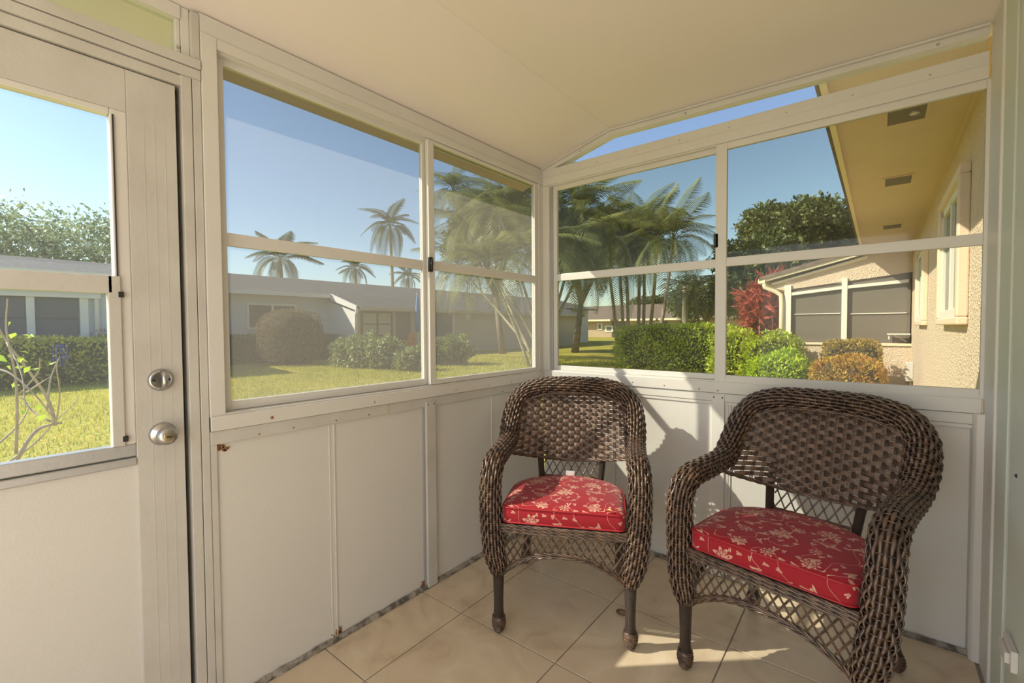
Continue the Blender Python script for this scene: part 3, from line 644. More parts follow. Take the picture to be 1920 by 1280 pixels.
    # legs: cord-wrapped, ending in a woven bulb
    for s in (-1, 1):
        for top, foot in (((s*.264, -.336, .30), (s*.264, -.336, 0)), ((s*.205, .14, .44), (s*.250, .234, 0))):
            T0, F0 = V(top), V(foot); pr = []
            def P(z): return tuple(F0.lerp(T0, z/T0.z))
            zs = [T0.z, .22, .15, .10, .078, .070]; rs = [.024, .0225, .020, .020, .022, .0235]
            lg = MB().tube([P(z) for z in zs], rs, 16).build('leg', M['wrap'], t, world=False, smooth=True)
            b = MB(); b.tube([P(z) for z in (.074, .062, .045, .028, .012, .003)], [.022, .026, .0275, .025, .019, .014], 16)
            for q in range(6): z = .068-q*.0105; r_ = float(np.interp(z, [.012, .028, .045, .062, .074], [.019, .025, .0275, .026, .023])); rope(b, [(P(z)[0]+r_*math.cos(a), P(z)[1]+r_*math.sin(a), z) for a in np.linspace(0, 2*PI, 22)], .0030, 120, 2)
            b.build('foot_bulb', M['wick'], lg, world=False, smooth=True)
    # cushion
    c = thing('seat_cushion', '', 'cushion')
    out = dshape(.246, -.343, .095, -.13, 30, .03); cx, cy = 0, -.14; L = []
    lay = [(.4605, .985), (.466, 1.0), (.50, 1.008), (.524, 1.0), (.530, .985), (.536, .90), (.541, .75), (.545, .5), (.546, .25)]
    vs = []; n = len(out)
    for z, k in lay: vs += [(cx+(x-cx)*k, cy+(y-cy)*k, z+.003*math.sin(x*14+y*9)*(z > .53)) for x, y in out]
    vs.append((cx, cy, .546)); fs = [(i*n+k, i*n+(k+1) % n, (i+1)*n+(k+1) % n, (i+1)*n+k) for i in range(len(lay)-1) for k in range(n)]
    fs += [((len(lay)-1)*n+k, (len(lay)-1)*n+(k+1) % n, len(lay)*n) for k in range(n)]+[tuple(range(n))[::-1]]
    MB().add(vs, fs).build('cover', M['floral'], c, world=False, smooth=True)
    for z in (.466, .526): MB().tube([(cx+(x-cx)*1.004, cy+(y-cy)*1.004, z) for x, y in out+out[:2]], .0034, 6).build('piping', M['pipe'], c, world=False, smooth=True)
    return t, c
def copy_tree(o, parent=None):
    c = o.copy(); COL.objects.link(c); c.parent = parent
    for ch in list(o.children): copy_tree(ch, c)
    return c
ch1, cu1 = build_chair(); ch2, cu2 = copy_tree(ch1), copy_tree(cu1)
for o in (ch1, cu1): o.location = (.562, -.593, 0); o.rotation_euler = (0, 0, math.radians(27.3))
for o in (ch2, cu2): o.location = (1.472, -.457, 0); o.rotation_euler = (0, 0, math.radians(-10.4))
tag(ch1, 'brown wicker armchair in the sunroom corner, sun on its back', 'chair', 'brown wicker armchairs'); tag(ch2, 'brown wicker armchair on the right, its back in shade', 'chair', 'brown wicker armchairs')
tag(cu1, 'red floral seat cushion on the corner armchair, fully sunlit', 'cushion', 'red floral seat cushions'); tag(cu2, 'red floral seat cushion on the right armchair, mostly shaded', 'cushion', 'red floral seat cushions')
tg = MB().box(-.022, .020, .086, .088, .528, .556).build('care_tag', mat('white_tag', (.8, .8, .8), .6), cu1, world=False)
dl = thing('dry_leaf', 'tiny dry yellow leaf scrap lying on the corner chair cushion', 'leaf')
lp_ = at(1142, 957, 'z', .544); dl.location = lp_
MB().add([(-.016, -.004, 0), (-.002, -.008, .006), (.014, 0, .002), (0, .008, .005)], [(0, 1, 2), (0, 2, 3)]).build('blade', mat('dry_leaf', (.75, .55, .2), .7), dl, world=False)
MB().add([(.012, 0, .001), (.024, -.006, .004), (.022, .005, .002)], [(0, 1, 2)]).build('stalk', M['rust'], dl, world=False)
rp = at(1166, 1150, 'z', 0); rgp = [(rp[0]+.022*math.cos(a), rp[1]+.016*math.sin(a), .006) for a in np.linspace(0, 2*PI, 24)]
tag(MB().tube(rgp, .0045, 8, flat=.8).build('rubber_band', mat('brown_band', (.16, .09, .03), .5), None, smooth=True), 'small brown band lying on the floor tile behind a chair leg', 'band')
# ------------------------------------------------------------------ outdoors
lawn = MB(); lawn.add([(-200, -120, G), (200, -120, G), (200, 250, G), (-200, 250, G)], [(0, 1, 2, 3)])
tag(lawn.build('lawn', M['lawn']), 'wide mown yellow-green lawn around the houses', 'lawn', kind='structure')
# grass blades where the lawn is seen close
def blades(n, xa, xb, ya, yb, h):
    x = rng.uniform(xa, xb, n); y = rng.uniform(ya, yb, n); P = np.stack([x, y, np.full(n, G)], 1)
    a = rng.uniform(0, 2*PI, n); L = h*rng.uniform(.5, 1.2, n); d = np.stack([np.cos(a), np.sin(a), np.zeros(n)], 1); s = np.stack([-np.sin(a), np.cos(a), np.zeros(n)], 1)*(h*.11)
    v = np.stack([P-s, P+s, P+d*(L*.45)[:, None]+np.array([0, 0, 1.])*L[:, None]], 1).reshape(-1, 3)
    return v, np.arange(3*n).reshape(n, 3)
v1, f1 = blades(52000, -14.5, -2.2, -4.5, 8, .065); v2, f2 = blades(36000, -16, -5, 5, 15, .08)
tag(npmesh('grass', np.concatenate([v1, v2]), np.concatenate([f1, f2+len(v1)]), M['blade']), 'grass blades of the lawn outside the door and left window', 'grass', kind='stuff')
# ---- the house this sunroom belongs to: stucco wall, soffit with vents, windows
hx = 2.15
h = thing('own_house', 'cream stucco house wall with yellow soffit running away beyond the window', 'house', (hx, .1, G))
MB().box(hx, hx+.3, .12, 30, G, 2.72).build('wall', M['stucco'], h)
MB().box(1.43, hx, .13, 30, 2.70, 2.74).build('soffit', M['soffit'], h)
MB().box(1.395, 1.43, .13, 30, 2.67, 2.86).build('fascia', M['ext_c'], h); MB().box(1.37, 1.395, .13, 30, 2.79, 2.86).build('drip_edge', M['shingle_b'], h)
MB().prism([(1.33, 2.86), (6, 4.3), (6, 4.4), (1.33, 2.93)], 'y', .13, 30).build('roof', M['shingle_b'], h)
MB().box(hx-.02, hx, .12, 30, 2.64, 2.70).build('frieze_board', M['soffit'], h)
for (px, py) in ((1700, 212), (1684, 338), (1673, 424)):
    p = at(px, py, 'z', 2.70); y = p[1]; x = p[0]; wx, wy = .10, .16
    b = MB().box(x-wx-.025, x+wx+.025, y-wy-.03, y-wy, 2.692, 2.70).box(x-wx-.025, x+wx+.025, y+wy, y+wy+.03, 2.692, 2.70).box(x-wx-.025, x-wx, y-wy, y+wy, 2.692, 2.70).box(x+wx, x+wx+.025, y-wy, y+wy, 2.692, 2.70)
    vt = b.build('soffit_vent', M['soffit'], h); MB().box(x-wx, x+wx, y-wy, y+wy, 2.6965, 2.699).build('vent_screen', M['screen'], vt)
    if py < 300: MB().disc((x+.04, y, 2.696), (0, 0, -1), [(0, .03), (.012, .028), (.016, .016)], 16).build('vent_knob', M['alu'], vt)
def hwin(y0, y1, z0, z1):
    t = MB().box(hx-.06, hx, y0-.13, y1+.13, z0-.1, z0-.045).box(hx-.06, hx, y0-.13, y0-.03, z0-.045, z1+.05).box(hx-.06, hx, y1+.03, y1+.13, z0-.045, z1+.05).box(hx-.06, hx, y0-.13, y1+.13, z1+.05, z1+.12).build('window_surround', M['stucco_s'], h, bev=.01)
    ym = (y0+y1)/2
    MB().box(hx-.035, hx, y0-.03, y0+.03, z0-.04, z1+.04).box(hx-.035, hx, y1-.03, y1+.03, z0-.04, z1+.04).box(hx-.035, hx, ym-.03, ym+.03, z0, z1).box(hx-.045, hx, y0-.03, y1+.03, z0-.045, z0+.02).box(hx-.035, hx, y0-.03, y1+.03, z1-.02, z1+.05).build('window_frame', M['ext_w'], t, bev=.004)
    MB().box(hx-.012, hx-.006, y0+.03, y1-.03, z0, z1).build('window_pane', M['darkglass'], t)
hwin(1.98, 3.15, 1.36, 2.22); hwin(5.3, 6.5, 1.36, 2.22)
# hose tap and meter at the porch corner
MB().box(hx-.10, hx, 7.9, 8.15, .30, .62).build('meter_box', M['stucco_w'], h, bev=.01); MB().tube([(hx-.03, 8.0, .30), (hx-.03, 8.0, G)], .02, 8).build('conduit', M['ext_w'], h)
# ---- neighbour's gabled screen porch joined to the far end (front at y = 8.7)
YP = 8.7; pt_ = thing('screen_porch', 'cream screened porch with sloping gutter roof and downpipe at far end of the house', 'porch', (1.1, YP, G))
MB().box(.16, hx, YP, YP+.12, G, .90).build('half_wall', M['stucco'], pt_)
MB().prism([(.10, 2.02), (hx, 2.24), (hx, 2.74), (1.62, 2.66), (-.12, 2.16), (-.05, 2.06)], 'y', YP+.02, YP+.14).build('gable_board', M['stucco'], pt_)
MB().prism([(-.30, 2.20), (1.60, 2.66), (1.60, 2.72), (-.30, 2.26)], 'y', YP-.12, YP+.02).build('rake_board', M['ext_c'], pt_)
MB().prism([(-.12, 2.13), (1.50, 2.545), (1.50, 2.60), (-.12, 2.18)], 'y', YP-.03, YP+.02).build('lower_trim', M['ext_c'], pt_)
MB().prism([(-.34, 2.24), (1.9, 2.80), (1.9, 2.88), (-.34, 2.31)], 'y', YP-.15, 13.5).build('roof', M['shingle_b'], pt_)
MB().box(-.36, -.22, YP-.14, 13.4, 2.17, 2.27).build('gutter', M['ext_c'], pt_, bev=.01)
MB().tube([(-.25, YP-.10, 2.19), (-.24, YP-.09, 2.10), (-.05, YP-.05, 2.00), (.06, YP-.04, 1.92), (.075, YP-.04, 1.75), (.075, YP-.04, G)], .045, 10, flat=.8).build('downpipe', M['ext_c'], pt_, smooth=True)
MB().box(.12, .24, YP-.02, YP+.10, .90, 2.12).build('corner_post', M['ext_w'], pt_)
MB().box(1.10, 1.19, YP-.02, YP+.10, .90, 2.20).build('post', M['ext_w'], pt_)
MB().prism([(.24, 1.90), (1.10, 1.985), (1.10, 2.045), (.24, 1.96)], 'y', YP-.01, YP+.08).build('crossbar', M['ext_w'], pt_); MB().prism([(1.19, 1.99), (2.10, 2.05), (2.10, 2.11), (1.19, 2.05)], 'y', YP-.01, YP+.08).build('crossbar', M['ext_w'], pt_)
MB().box(.30, 1.08, YP+.03, YP+.05, 1.50, 1.515).box(1.24, 2.08, YP+.03, YP+.05, 1.485, 1.50).build('thin_rail', M['ext_w'], pt_)
for a, b_, zt in ((.24, 1.10, 2.11), (1.19, 2.13, 2.23)): MB().box(a, b_, YP+.055, YP+.06, .90, zt).build('screen_panel', M['screen'], pt_)
MB().box(.18, hx, YP-.03, YP+.06, .88, .925).build('sill', M['ext_c'], pt_)
MB().box(.16, .22, YP+.12, 13.3, G, 2.1).build('side_wall', M['stucco'], pt_)
MB().box(1.80, 2.13, YP-.16, YP-.02, 1.09, 1.11).box(1.82, 1.84, YP-.02, YP, 1.0, 1.11).tube([(1.90, YP-.12, 1.09), (2.08, YP-.03, .96)], .006, 6).build('folding_shelf', M['ext_w'], pt_)
# ---- long neighbouring house to the left, its ridge parallel to our wall
nb = thing('neighbour_house', 'long low pale neighbouring house with grey shingle roof across the left lawn', 'house', (-20, 5, G))
def zr(x): return 4.12+(x+24)*(-.245)
MB().box(-20.3, -20, -12, 36, G, 2.95).build('wall', M['stucco_w'], nb)
MB().prism([(-19.3, 2.94), (-24, 4.12), (-29, 2.94), (-29, 2.84), (-24, 4.0), (-19.3, 2.84)][::-1], 'y', -12.5, 36.5).build('roof', M['shingle'], nb)
MB().box(-19.34, -19.28, 1.5, 9.4, 2.78, 2.96).build('fascia', M['ext_w'], nb); MB().box(-20, -19.3, 1.5, 9.5, 2.80, 2.83).build('soffit', M['ext_w'], nb)
def nwin(X, y0, y1, z0, z1, mt, parent, nm=1, fr='ext_w', bars=0):
    wn = MB().box(X, X+.06, y0-.08, y0, z0-.08, z1+.08).box(X, X+.06, y1, y1+.08, z0-.08, z1+.08).box(X, X+.06, y0, y1, z1, z1+.08).box(X, X+.08, y0, y1, z0-.08, z0).build('window', M[fr], parent)
    for k in range(1, nm+1):
        y = y0+(y1-y0)*k/(nm+1); MB().box(X, X+.06, y-.045, y+.045, z0, z1).build('mullion', M[fr], wn)
    for k in range(nm+1):
        a, c = y0+(y1-y0)*k/(nm+1), y0+(y1-y0)*(k+1)/(nm+1); MB().box(X+.005, X+.03, a+.03, c-.03, z0, z1).build('pane', M[mt], wn)
    if bars: MB().box(X, X+.05, y0, y1, (z0+z1)/2-.03, (z0+z1)/2+.03).build('crossbar', M['screen'], wn)
nwin(-20, *[at(px, 590, 'x', -20)[1] for px in (466, 552)], 1.35, 2.35, 'darkglass', nb, 1)
# wing seen through the door: enclosed porch nearer to us
X2 = -16.2; yA = at(158, 600, 'x', X2)[1]; yB = at(-60, 600, 'x', X2)[1]; yM = at(57, 600, 'x', X2)[1]
MB().box(X2-4, X2, yB-3, 1.6, G, 2.72).build('wing_wall', mat('bluish_siding', (.60, .63, .66), .7, bump=(14, .5, 'wavez', .01)), nb)
MB().prism([(X2+.45, 2.84), (-20.5, 3.62), (-20.5, 3.5), (X2+.45, 2.74)][::-1], 'y', -12, 1.9).build('wing_roof', M['shingle'], nb)
MB().box(X2+.42, X2+.50, -12, 1.9, 2.68, 2.90).build('wing_fascia', M['ext_w'], nb); MB().box(X2, X2+.45, -12, 1.9, 2.69, 2.72).build('wing_soffit', M['ext_w'], nb)
z1 = at(60, 556, 'x', X2)[2]
for a, c in ((yB, yM-.09), (yM+.09, yA-.12)):
    p_ = MB().box(X2+.01, X2+.04, a, c, .9, z1).build('porch_window', M['blind'], nb); MB().box(X2+.02, X2+.06, a, c, (z1+1.0)/2, (z1+1.0)/2+.04).build('crossbar', M['darkglass'], p_)
MB().box(X2, X2+.10, yM-.08, yM+.08, .9, z1).build('porch_post', M['ext_w'], nb); MB().box(X2, X2+.10, yA-.10, yA+.08, .9, z1).build('porch_post', M['ext_w'], nb)
MB().box(X2, X2+.16, yB, yA+.35, z1, z1+.17).build('awning_rail', M['ext_w'], nb)
MB().tube([(X2+.3, yA+.3, 2.7), (X2+.12, yA+.27, 2.45), (X2+.08, yA+.27, 2.2), (X2+.08, yA+.27, G)], .06, 8).build('downpipe', M['ext_w'], nb, smooth=True)
# second wing with the sunlit gable end
X3 = -17.3; ge = at(672, 575, 'x', X3); yG = ge[1]; gz = ge[2]; gt = at(630, 553, 'x', -19.3)
MB().box(-20, X3-.2, yG+.02, 30, G, gz-.12).build('wing_wall', mat('tan_wall', (.52, .44, .36), .8), nb)
MB().prism([(X3+.1, gz+.02), (-19.35, gt[2]+.02), (-19.35, gt[2]-.14), (X3+.1, gz-.14)][::-1], 'y', yG-.12, 30.5).build('wing_roof', M['shingle'], nb)
MB().prism([(X3+.12, gz+.04), (-19.4, gt[2]+.05), (-19.4, gt[2]-.26), (X3+.12, gz-.18)][::-1], 'y', yG-.20, yG-.12).build('gable_trim', M['ext_w'], nb)
MB().prism([(X3-.2, gz-.2), (-20, gt[2]-.3), (-20, G), (X3-.2, G)][::-1], 'y', yG-.02, yG+.02).build('gable_wall', M['ext_w'], nb)
MB().tube([(X3+.1, yG-.1, gz-.1), (X3-.05, yG-.1, gz-.35), (X3-.12, yG-.06, gz-.5), (X3-.12, yG-.06, G)], .07, 8).build('downpipe', M['ext_w'], nb, smooth=True)
XW = X3-.2
ys = [at(px, 600, 'x', XW)[1] for px in (679, 733, 742, 768, 815, 848)]
nwin(XW, ys[0], ys[1], at(700, 628, 'x', XW)[2], at(700, 587, 'x', XW)[2], 'curtain', nb, 1, 'screen', 1)
MB().box(XW, XW+.06, ys[2], ys[3], G, at(750, 584, 'x', XW)[2]).build('house_door', mat('brown_door', (.20, .16, .13), .6), nb)
nwin(XW, ys[4], ys[5], .8, at(830, 583, 'x', XW)[2], 'blind', nb, 0)
MB().box(X3+.08, X3+.16, yG, 30, gz-.16, gz+.02).build('wing_fascia', mat('shaded_trim', (.55, .48, .42), .7), nb)  # fascia trim with its shade put into the darker colour
# ---- far house beyond the lawn seen through window_2
fb = thing('far_house', 'long low brown-roofed house far across the lawn behind the palms', 'house', (-22, 56, G))
MB().box(-60, 6, 56, 64, G, 2.3).build('wall', mat('far_wall', (.50, .38, .27), .9), fb)
MB().prism([(55.0, 2.35), (60, 4.5), (65, 2.35), (65, 2.2), (60, 4.3), (55.0, 2.2)][::-1], 'x', -62, 8).build('roof', M['shingle_b'], fb)
for px0, px1 in ((1078, 1145), (1160, 1230), (1235, 1278), (1288, 1318)):
    a, c = at(px0, 590, 'y', 55)[0], at(px1, 590, 'y', 55)[0]; MB().box(a, c, 54.9, 55.0, 2.12, 2.38).build('fascia', M['ext_c'], fb)
for px0, px1, za, zb in ((1120, 1130, .9, 1.9), (1135, 1150, .6, 1.5), (1197, 1212, .3, 2.0), (1214, 1226, .3, 2.0), (1228, 1238, .3, 2.0), (1248, 1278, .5, 1.7), (1303, 1313, .6, 1.6)):
    a, c = at(px0, 590, 'y', 56)[0], at(px1, 590, 'y', 56)[0]; f_ = MB().box(a, c, 55.9, 56, za, zb).build('window', M['ext_w'], fb)
    MB().box(a+.25, c-.25, 55.88, 55.9, za+.2, zb-.2).build('pane', M['blind'], f_)
for px in (1072, 1160, 1238, 1290): a = at(px, 590, 'y', 56)[0]; MB().box(a-1.0, a+1.0, 55.92, 56, G, 2.0).build('doorway', M['darkglass'], fb)
# ---- hedges and shrubs
def hedge_from(px0, px1, pyb, pyt, Y): pass
p0 = at(-90, 722, 'z', G); 
shrub('clipped_hedge', 'long clipped hedge with yellow tips outside the door', 'hedge', (-14.9, -1.7, .43), (.75, 2.9, .60), 15000, .115, M['l_yel'], p=8, up=.6, lump=.07, cs=.86, depth=.3)
shrub('red_shrub', 'dark red shrub peeping above the yellow-tipped hedge', 'shrub', (-15.9, .9, .5), (.35, .9, .68), 2200, .08, M['l_red'], p=3)
t = thing('garden_chair', 'bright blue plastic chair behind the hedge', 'chair', (-14.26, -1.0, G))
yb0, yb1 = at(98, 670, 'x', -14.1)[1], at(130, 670, 'x', -14.1)[1]; zb1, zb0 = at(110, 645, 'x', -14.1)[2], at(110, 676, 'x', -14.1)[2]
for k in range(5): a = yb0+(yb1-yb0)*k/5; MB().box(-14.24, -14.21, a+.01, a+(yb1-yb0)/5-.012, zb0-.1, zb1).build('back_slat', M['blue'], t, bev=.004)
MB().box(-14.9, -14.24, yb0, yb1, zb0-.14, zb0-.1).build('seat', M['blue'], t)
for a in (yb0+.02, yb1-.05):
    for x in (-14.9, -14.5): MB().box(x, x+.04, a, a+.03, G, zb0-.14).build('leg', M['blue'], t)
t['label'] = 'bright blue plastic chair half hidden in the yellow-tipped hedge'
rc = at(545, 636, 'x', -16.6)
shrub('round_topiary', 'large rounded bronze-green clipped bush on the left lawn', 'shrub', (-16.6, rc[1], .93), (1.12, 1.12, 1.10), 15000, .06, M['l_brown'], p=2.9, up=.2, cm=M['core_b'], lump=.025, cs=.9, depth=.12)
a, c = at(412, 650, 'x', -18.9)[1], at(500, 650, 'x', -18.9)[1]
shrub('dark_hedge', 'dark low hedge below the neighbour window left of the round bush', 'hedge', (-18.9, (a+c)/2, .42), (.55, (c-a)/2+.3, .58), 6000, .09, M['l_dark'], p=8, lump=.04)
a, c = at(575, 650, 'x', -18.6)[1], at(640, 650, 'x', -18.6)[1]
shrub('dark_hedge', 'dark low hedge right of the round bush by the gable', 'hedge', (-18.6, (a+c)/2, .40), (.55, (c-a)/2, .56), 4000, .09, M['l_dark'], p=7, lump=.05)
for i, (px, py, rr, hh, lab) in enumerate(((662, 668, .55, .52, 'leafy variegated shrub nearest the neighbour gable'), (697, 670, .62, .60, 'leafy variegated shrub with pale leaves, middle of the bed'), (733, 672, .55, .54, 'leafy variegated shrub left of the orange chair'),
        (778, 676, .42, .36, 'low green shrub in front of the orange chair'), (835, 664, .60, .50, 'green leafy shrub beyond the window frame'), (868, 664, .62, .54, 'green leafy shrub at the right end of the bed'))):
    p = at(px, py+22, 'z', G); sc = 1.0; t = shrub('croton_shrub', lab, 'shrub', (p[0]-rr, p[1]+.2, G+hh*.95), (rr, rr*1.1, hh), 1700, .13, M['l_bed'], p=2.2, up=.5, lump=.2, group='shrubs in the neighbour bed', asp=.5, cs=.7)
    if i < 4:
        P, d = blob((p[0]-rr, p[1]+.2, G+hh*.95), (rr*1.05, rr*1.15, hh*1.05), 160, 2.2); v, f = leaves(P, .12, .8); npmesh('blossoms', v, f, M['flower'], t, 'stuff')
# orange garden chair and blue furled umbrella
oc = at(763, 660, 'x', -17.0); t = thing('wooden_chair', 'orange-brown garden chair in sun by the neighbour shrubs', 'chair', (oc[0], oc[1], G))
ox, oy = oc[0], oc[1]
MB().box(ox-.3, ox+.3, oy-.3, oy+.3, .33, .38).build('seat', M['orange'], t); 
for k in range(5): MB().box(ox-.3+k*.125, ox-.22+k*.125, oy+.30, oy+.34, .38, 1.02).build('back_slat', M['orange'], t)
for s in (-1, 1):
    MB().box(ox+s*.30-.04, ox+s*.30+.04, oy-.34, oy+.3, .60, .65).build('armrest', M['orange'], t)
    for q in (-.3, .26): MB().box(ox+s*.29-.03, ox+s*.29+.03, oy+q, oy+q+.05, G, .62).build('leg', M['orange'], t)
up_ = at(783, 600, 'x', -17.0); u0 = at(783, 640, 'x', -17.0)[2]; u1 = at(783, 552, 'x', -17.0)[2]
t = thing('furled_umbrella', 'furled blue patio umbrella beside the neighbour door', 'umbrella', (up_[0], up_[1], G))
MB().tube([(up_[0], up_[1], G), (up_[0], up_[1], u1+.1)], .025, 8).build('pole', M['ext_w'], t)
MB().tube([(up_[0], up_[1], z) for z in np.linspace(u0+.5, u1, 6)], [.10, .14, .13, .11, .08, .03], 10).build('canopy', M['skyblue'], t, smooth=True)
# window_2 garden: long hedge, lime shrub, clipped rust shrubs, red cordyline
xa, xb = at(1150, 650, 'y', 12.0)[0], at(1345, 650, 'y', 12.0)[0]
shrub('boxed_hedge', 'sunny clipped green box hedge behind the corner window', 'hedge', ((xa+xb)/2+.2, 12.7, .56), ((xb-xa)/2+.2, .75, .74), 17000, .095, M['l_hedge'], p=8, up=.5, lump=.035, cs=.87, depth=.28)
a, c = at(1362, 650, 'y', 10.5)[0], at(1400, 650, 'y', 10.5)[0]
shrub('leafy_shrub', 'leafy green shrub right of the window mullion', 'shrub', ((a+c)/2-.1, 10.6, .38), ((c-a)/2+.25, .5, .70), 3200, .10, M['l_hedge'], p=3, lump=.18)
a, c = at(1400, 650, 'y', 8.2)[0], at(1492, 650, 'y', 8.2)[0]
shrub('leafy_shrub', 'taller green shrub touching the porch downpipe', 'shrub', ((a+c)/2, 8.3, .38), ((c-a)/2+.05, .42, .66), 4200, .085, M['l_hedge'], p=3.2, lump=.16)
a, c = at(1404, 680, 'y', 6.6)[0], at(1522, 680, 'y', 6.6)[0]
shrub('lime_shrub', 'bright lime-green low shrub in front of the porch', 'shrub', ((a+c)/2, 6.6, .22), ((c-a)/2, .55, .56), 8000, .062, M['l_lime'], p=2.6, up=.6, lump=.10, cs=.85)
a, c = at(1543, 650, 'y', 7.6)[0], at(1651, 650, 'y', 7.6)[0]
shrub('square_shrub', 'square clipped bronze shrub under the porch screen', 'shrub', ((a+c)/2, 7.9, .40), ((c-a)/2, .38, .58), 6500, .055, M['l_rust2'], p=8, up=.3, cm=M['core_b'], lump=.03, cs=.88, depth=.16)
a, c = at(1508, 690, 'y', 6.0)[0], at(1655, 690, 'y', 6.0)[0]
shrub('rust_shrub', 'orange-rust clipped shrub in front of the square bronze shrub', 'shrub', ((a+c)/2+.05, 6.1, .26), ((c-a)/2-.02, .55, .52), 9000, .05, M['l_rust'], p=3.4, up=.4, cm=M['core_b'], lump=.05, cs=.88, depth=.16)
cp_ = at(1434, 600, 'y', 13.5)
t = thing('red_cordyline', 'tall maroon-leaved cordyline left of the porch', 'shrub', (cp_[0], 13.5, G))
for k in range(7):
    a = k*.9; x0, y0 = cp_[0]+.35*math.cos(a), 13.5+.35*math.sin(a); zt = 1.2+.28*k*.8
    MB().tube([(x0, y0, G), (x0+.08*math.cos(a), y0, zt)], .02, 6).build('stem', M['twig'], t)
    for q in range(3):
        P = np.tile([[x0+.06*math.cos(a), y0, zt-.4*q]], (60, 1))+rng.normal(size=(60, 3))*.05; v, f = leaves(P, .55-.05*q, .16, .35); npmesh('leaf_rosette', v, f, M['l_red'], t, 'stuff')
# white post-and-rail bits and a bench far on the lawn
bp_ = at(1073, 626, 'y', 34); t = thing('park_bench', 'small wooden bench alone on the far lawn', 'bench', (bp_[0], 34, G))
for k in range(3): MB().box(bp_[0]-.9, bp_[0]+.9, 34, 34.06, .45+k*.14, .56+k*.14).build('back_slat', M['wood'], t)
MB().box(bp_[0]-.9, bp_[0]+.9, 33.5, 34, .34, .40).build('seat', M['wood'], t)
for s in (-.8, .74): MB().box(bp_[0]+s, bp_[0]+s+.08, 33.55, 34, G, .34).build('leg', M['bark'], t)
pp = at(1284, 600, 'y', 30); zt = at(1284, 536, 'y', 30)[2]
tag(MB().tube([(pp[0], 30, G), (pp[0], 30, zt)], [.22, .16], 10).build('utility_pole', M['pbark']), 'bare brown pole standing among the palms behind the hedge', 'pole')  # plain utility pole without any lamp
# ---- trees
def tree(name, label, c, r, base, n, size, lm, parts=6, lump=.22, p=2.0, group=None, trunk=.16, depth=.5):
    t = thing(name, label, 'tree', (base[0], base[1], G), group); bz = V((base[0], base[1], G)); cc = V(c)
    b = MB(); fork = bz.lerp(cc, .45); b.tube([bz, bz.lerp(fork, .5), fork], [trunk, trunk*.85, trunk*.7], 9)
    for k in range(parts):
        a = 2*PI*k/parts+.4; e = cc+V((math.cos(a)*r[0]*.6, math.sin(a)*r[1]*.6, random.uniform(-.2, .6)*r[2])); b.tube([fork, fork.lerp(e, .5)+V((0, 0, .15)), e], [trunk*.55, trunk*.35, trunk*.12], 6)
    b.build('trunk', M['bark'], t, smooth=True); vs, fs, off = [], [], 0
    for k in range(parts*3+1):
        a = random.uniform(0, 6.28); e = random.uniform(-.7, .85); rr = .66*math.sqrt(max(0, 1-e*e*.8)); q = (c[0]+r[0]*rr*math.cos(a), c[1]+r[1]*rr*math.sin(a), c[2]+r[2]*e*.62) if k else c
        s = .5 if k else .8; P, d = blob(q, (r[0]*s*.9, r[1]*s*.9, r[2]*s*.8), n//(parts*3+1), p, lump, depth=depth); v, f = leaves(P, size, .5, .1, d*.4); vs.append(v); fs.append(f+off); off += len(v)
    npmesh('foliage', np.concatenate(vs), np.concatenate(fs), lm, t, 'stuff'); return t
Yb = 26; cc = at(1490, 452, 'y', Yb); R_ = abs(at(1605, 452, 'y', Yb)[0]-at(1378, 452, 'y', Yb)[0])/2
tree('broad_tree', 'big round dark-green tree beyond the porch roof', (cc[0], Yb, cc[2]+.55), (R_*.92, R_*.8, R_*.86), (cc[0]+.5, Yb), 42000, .26, M['l_tree'])
cc = at(1418, 525, 'y', 21); tree('leafy_tree', 'darker lower tree left of the porch behind the cordyline', (cc[0], 21, cc[2]+.2), (2.0, 1.6, 1.9), (cc[0]+.3, 21), 16000, .22, M['l_tree'])
cc = at(1622, 445, 'y', 34); tree('leafy_tree', 'distant tree mostly hidden by the house soffit', (cc[0]+.8, 34, cc[2]-.8), (2.2, 2, 2.2), (cc[0]+.8, 34), 7000, .28, M['l_tree'])
cc = at(110, 440, 'x', -34); tree('spreading_tree', 'airy light-green tree above the neighbour roof seen through the door', (-34, cc[1]-.5, cc[2]-1.2), (3.5, 6.6, 2.9), (-34, cc[1]+2), 15000, .26, M['l_tree2'], parts=10, lump=.5, depth=1.0, trunk=.3)
cc = at(1325, 570, 'y', 36); tree('leafy_tree', 'bushy tree behind the hedge next to the pole', (cc[0], 36, cc[2]+.4), (3.0, 2, 2.2), (cc[0], 36), 9000, .3, M['l_tree'])
cc = at(1185, 580, 'y', 62); tree('far_tree', 'small far green tree behind the brown roof', (cc[0], 68, 4.6), (3.4, 2, 2.0), (cc[0], 68), 3500, .5, M['l_tree'])
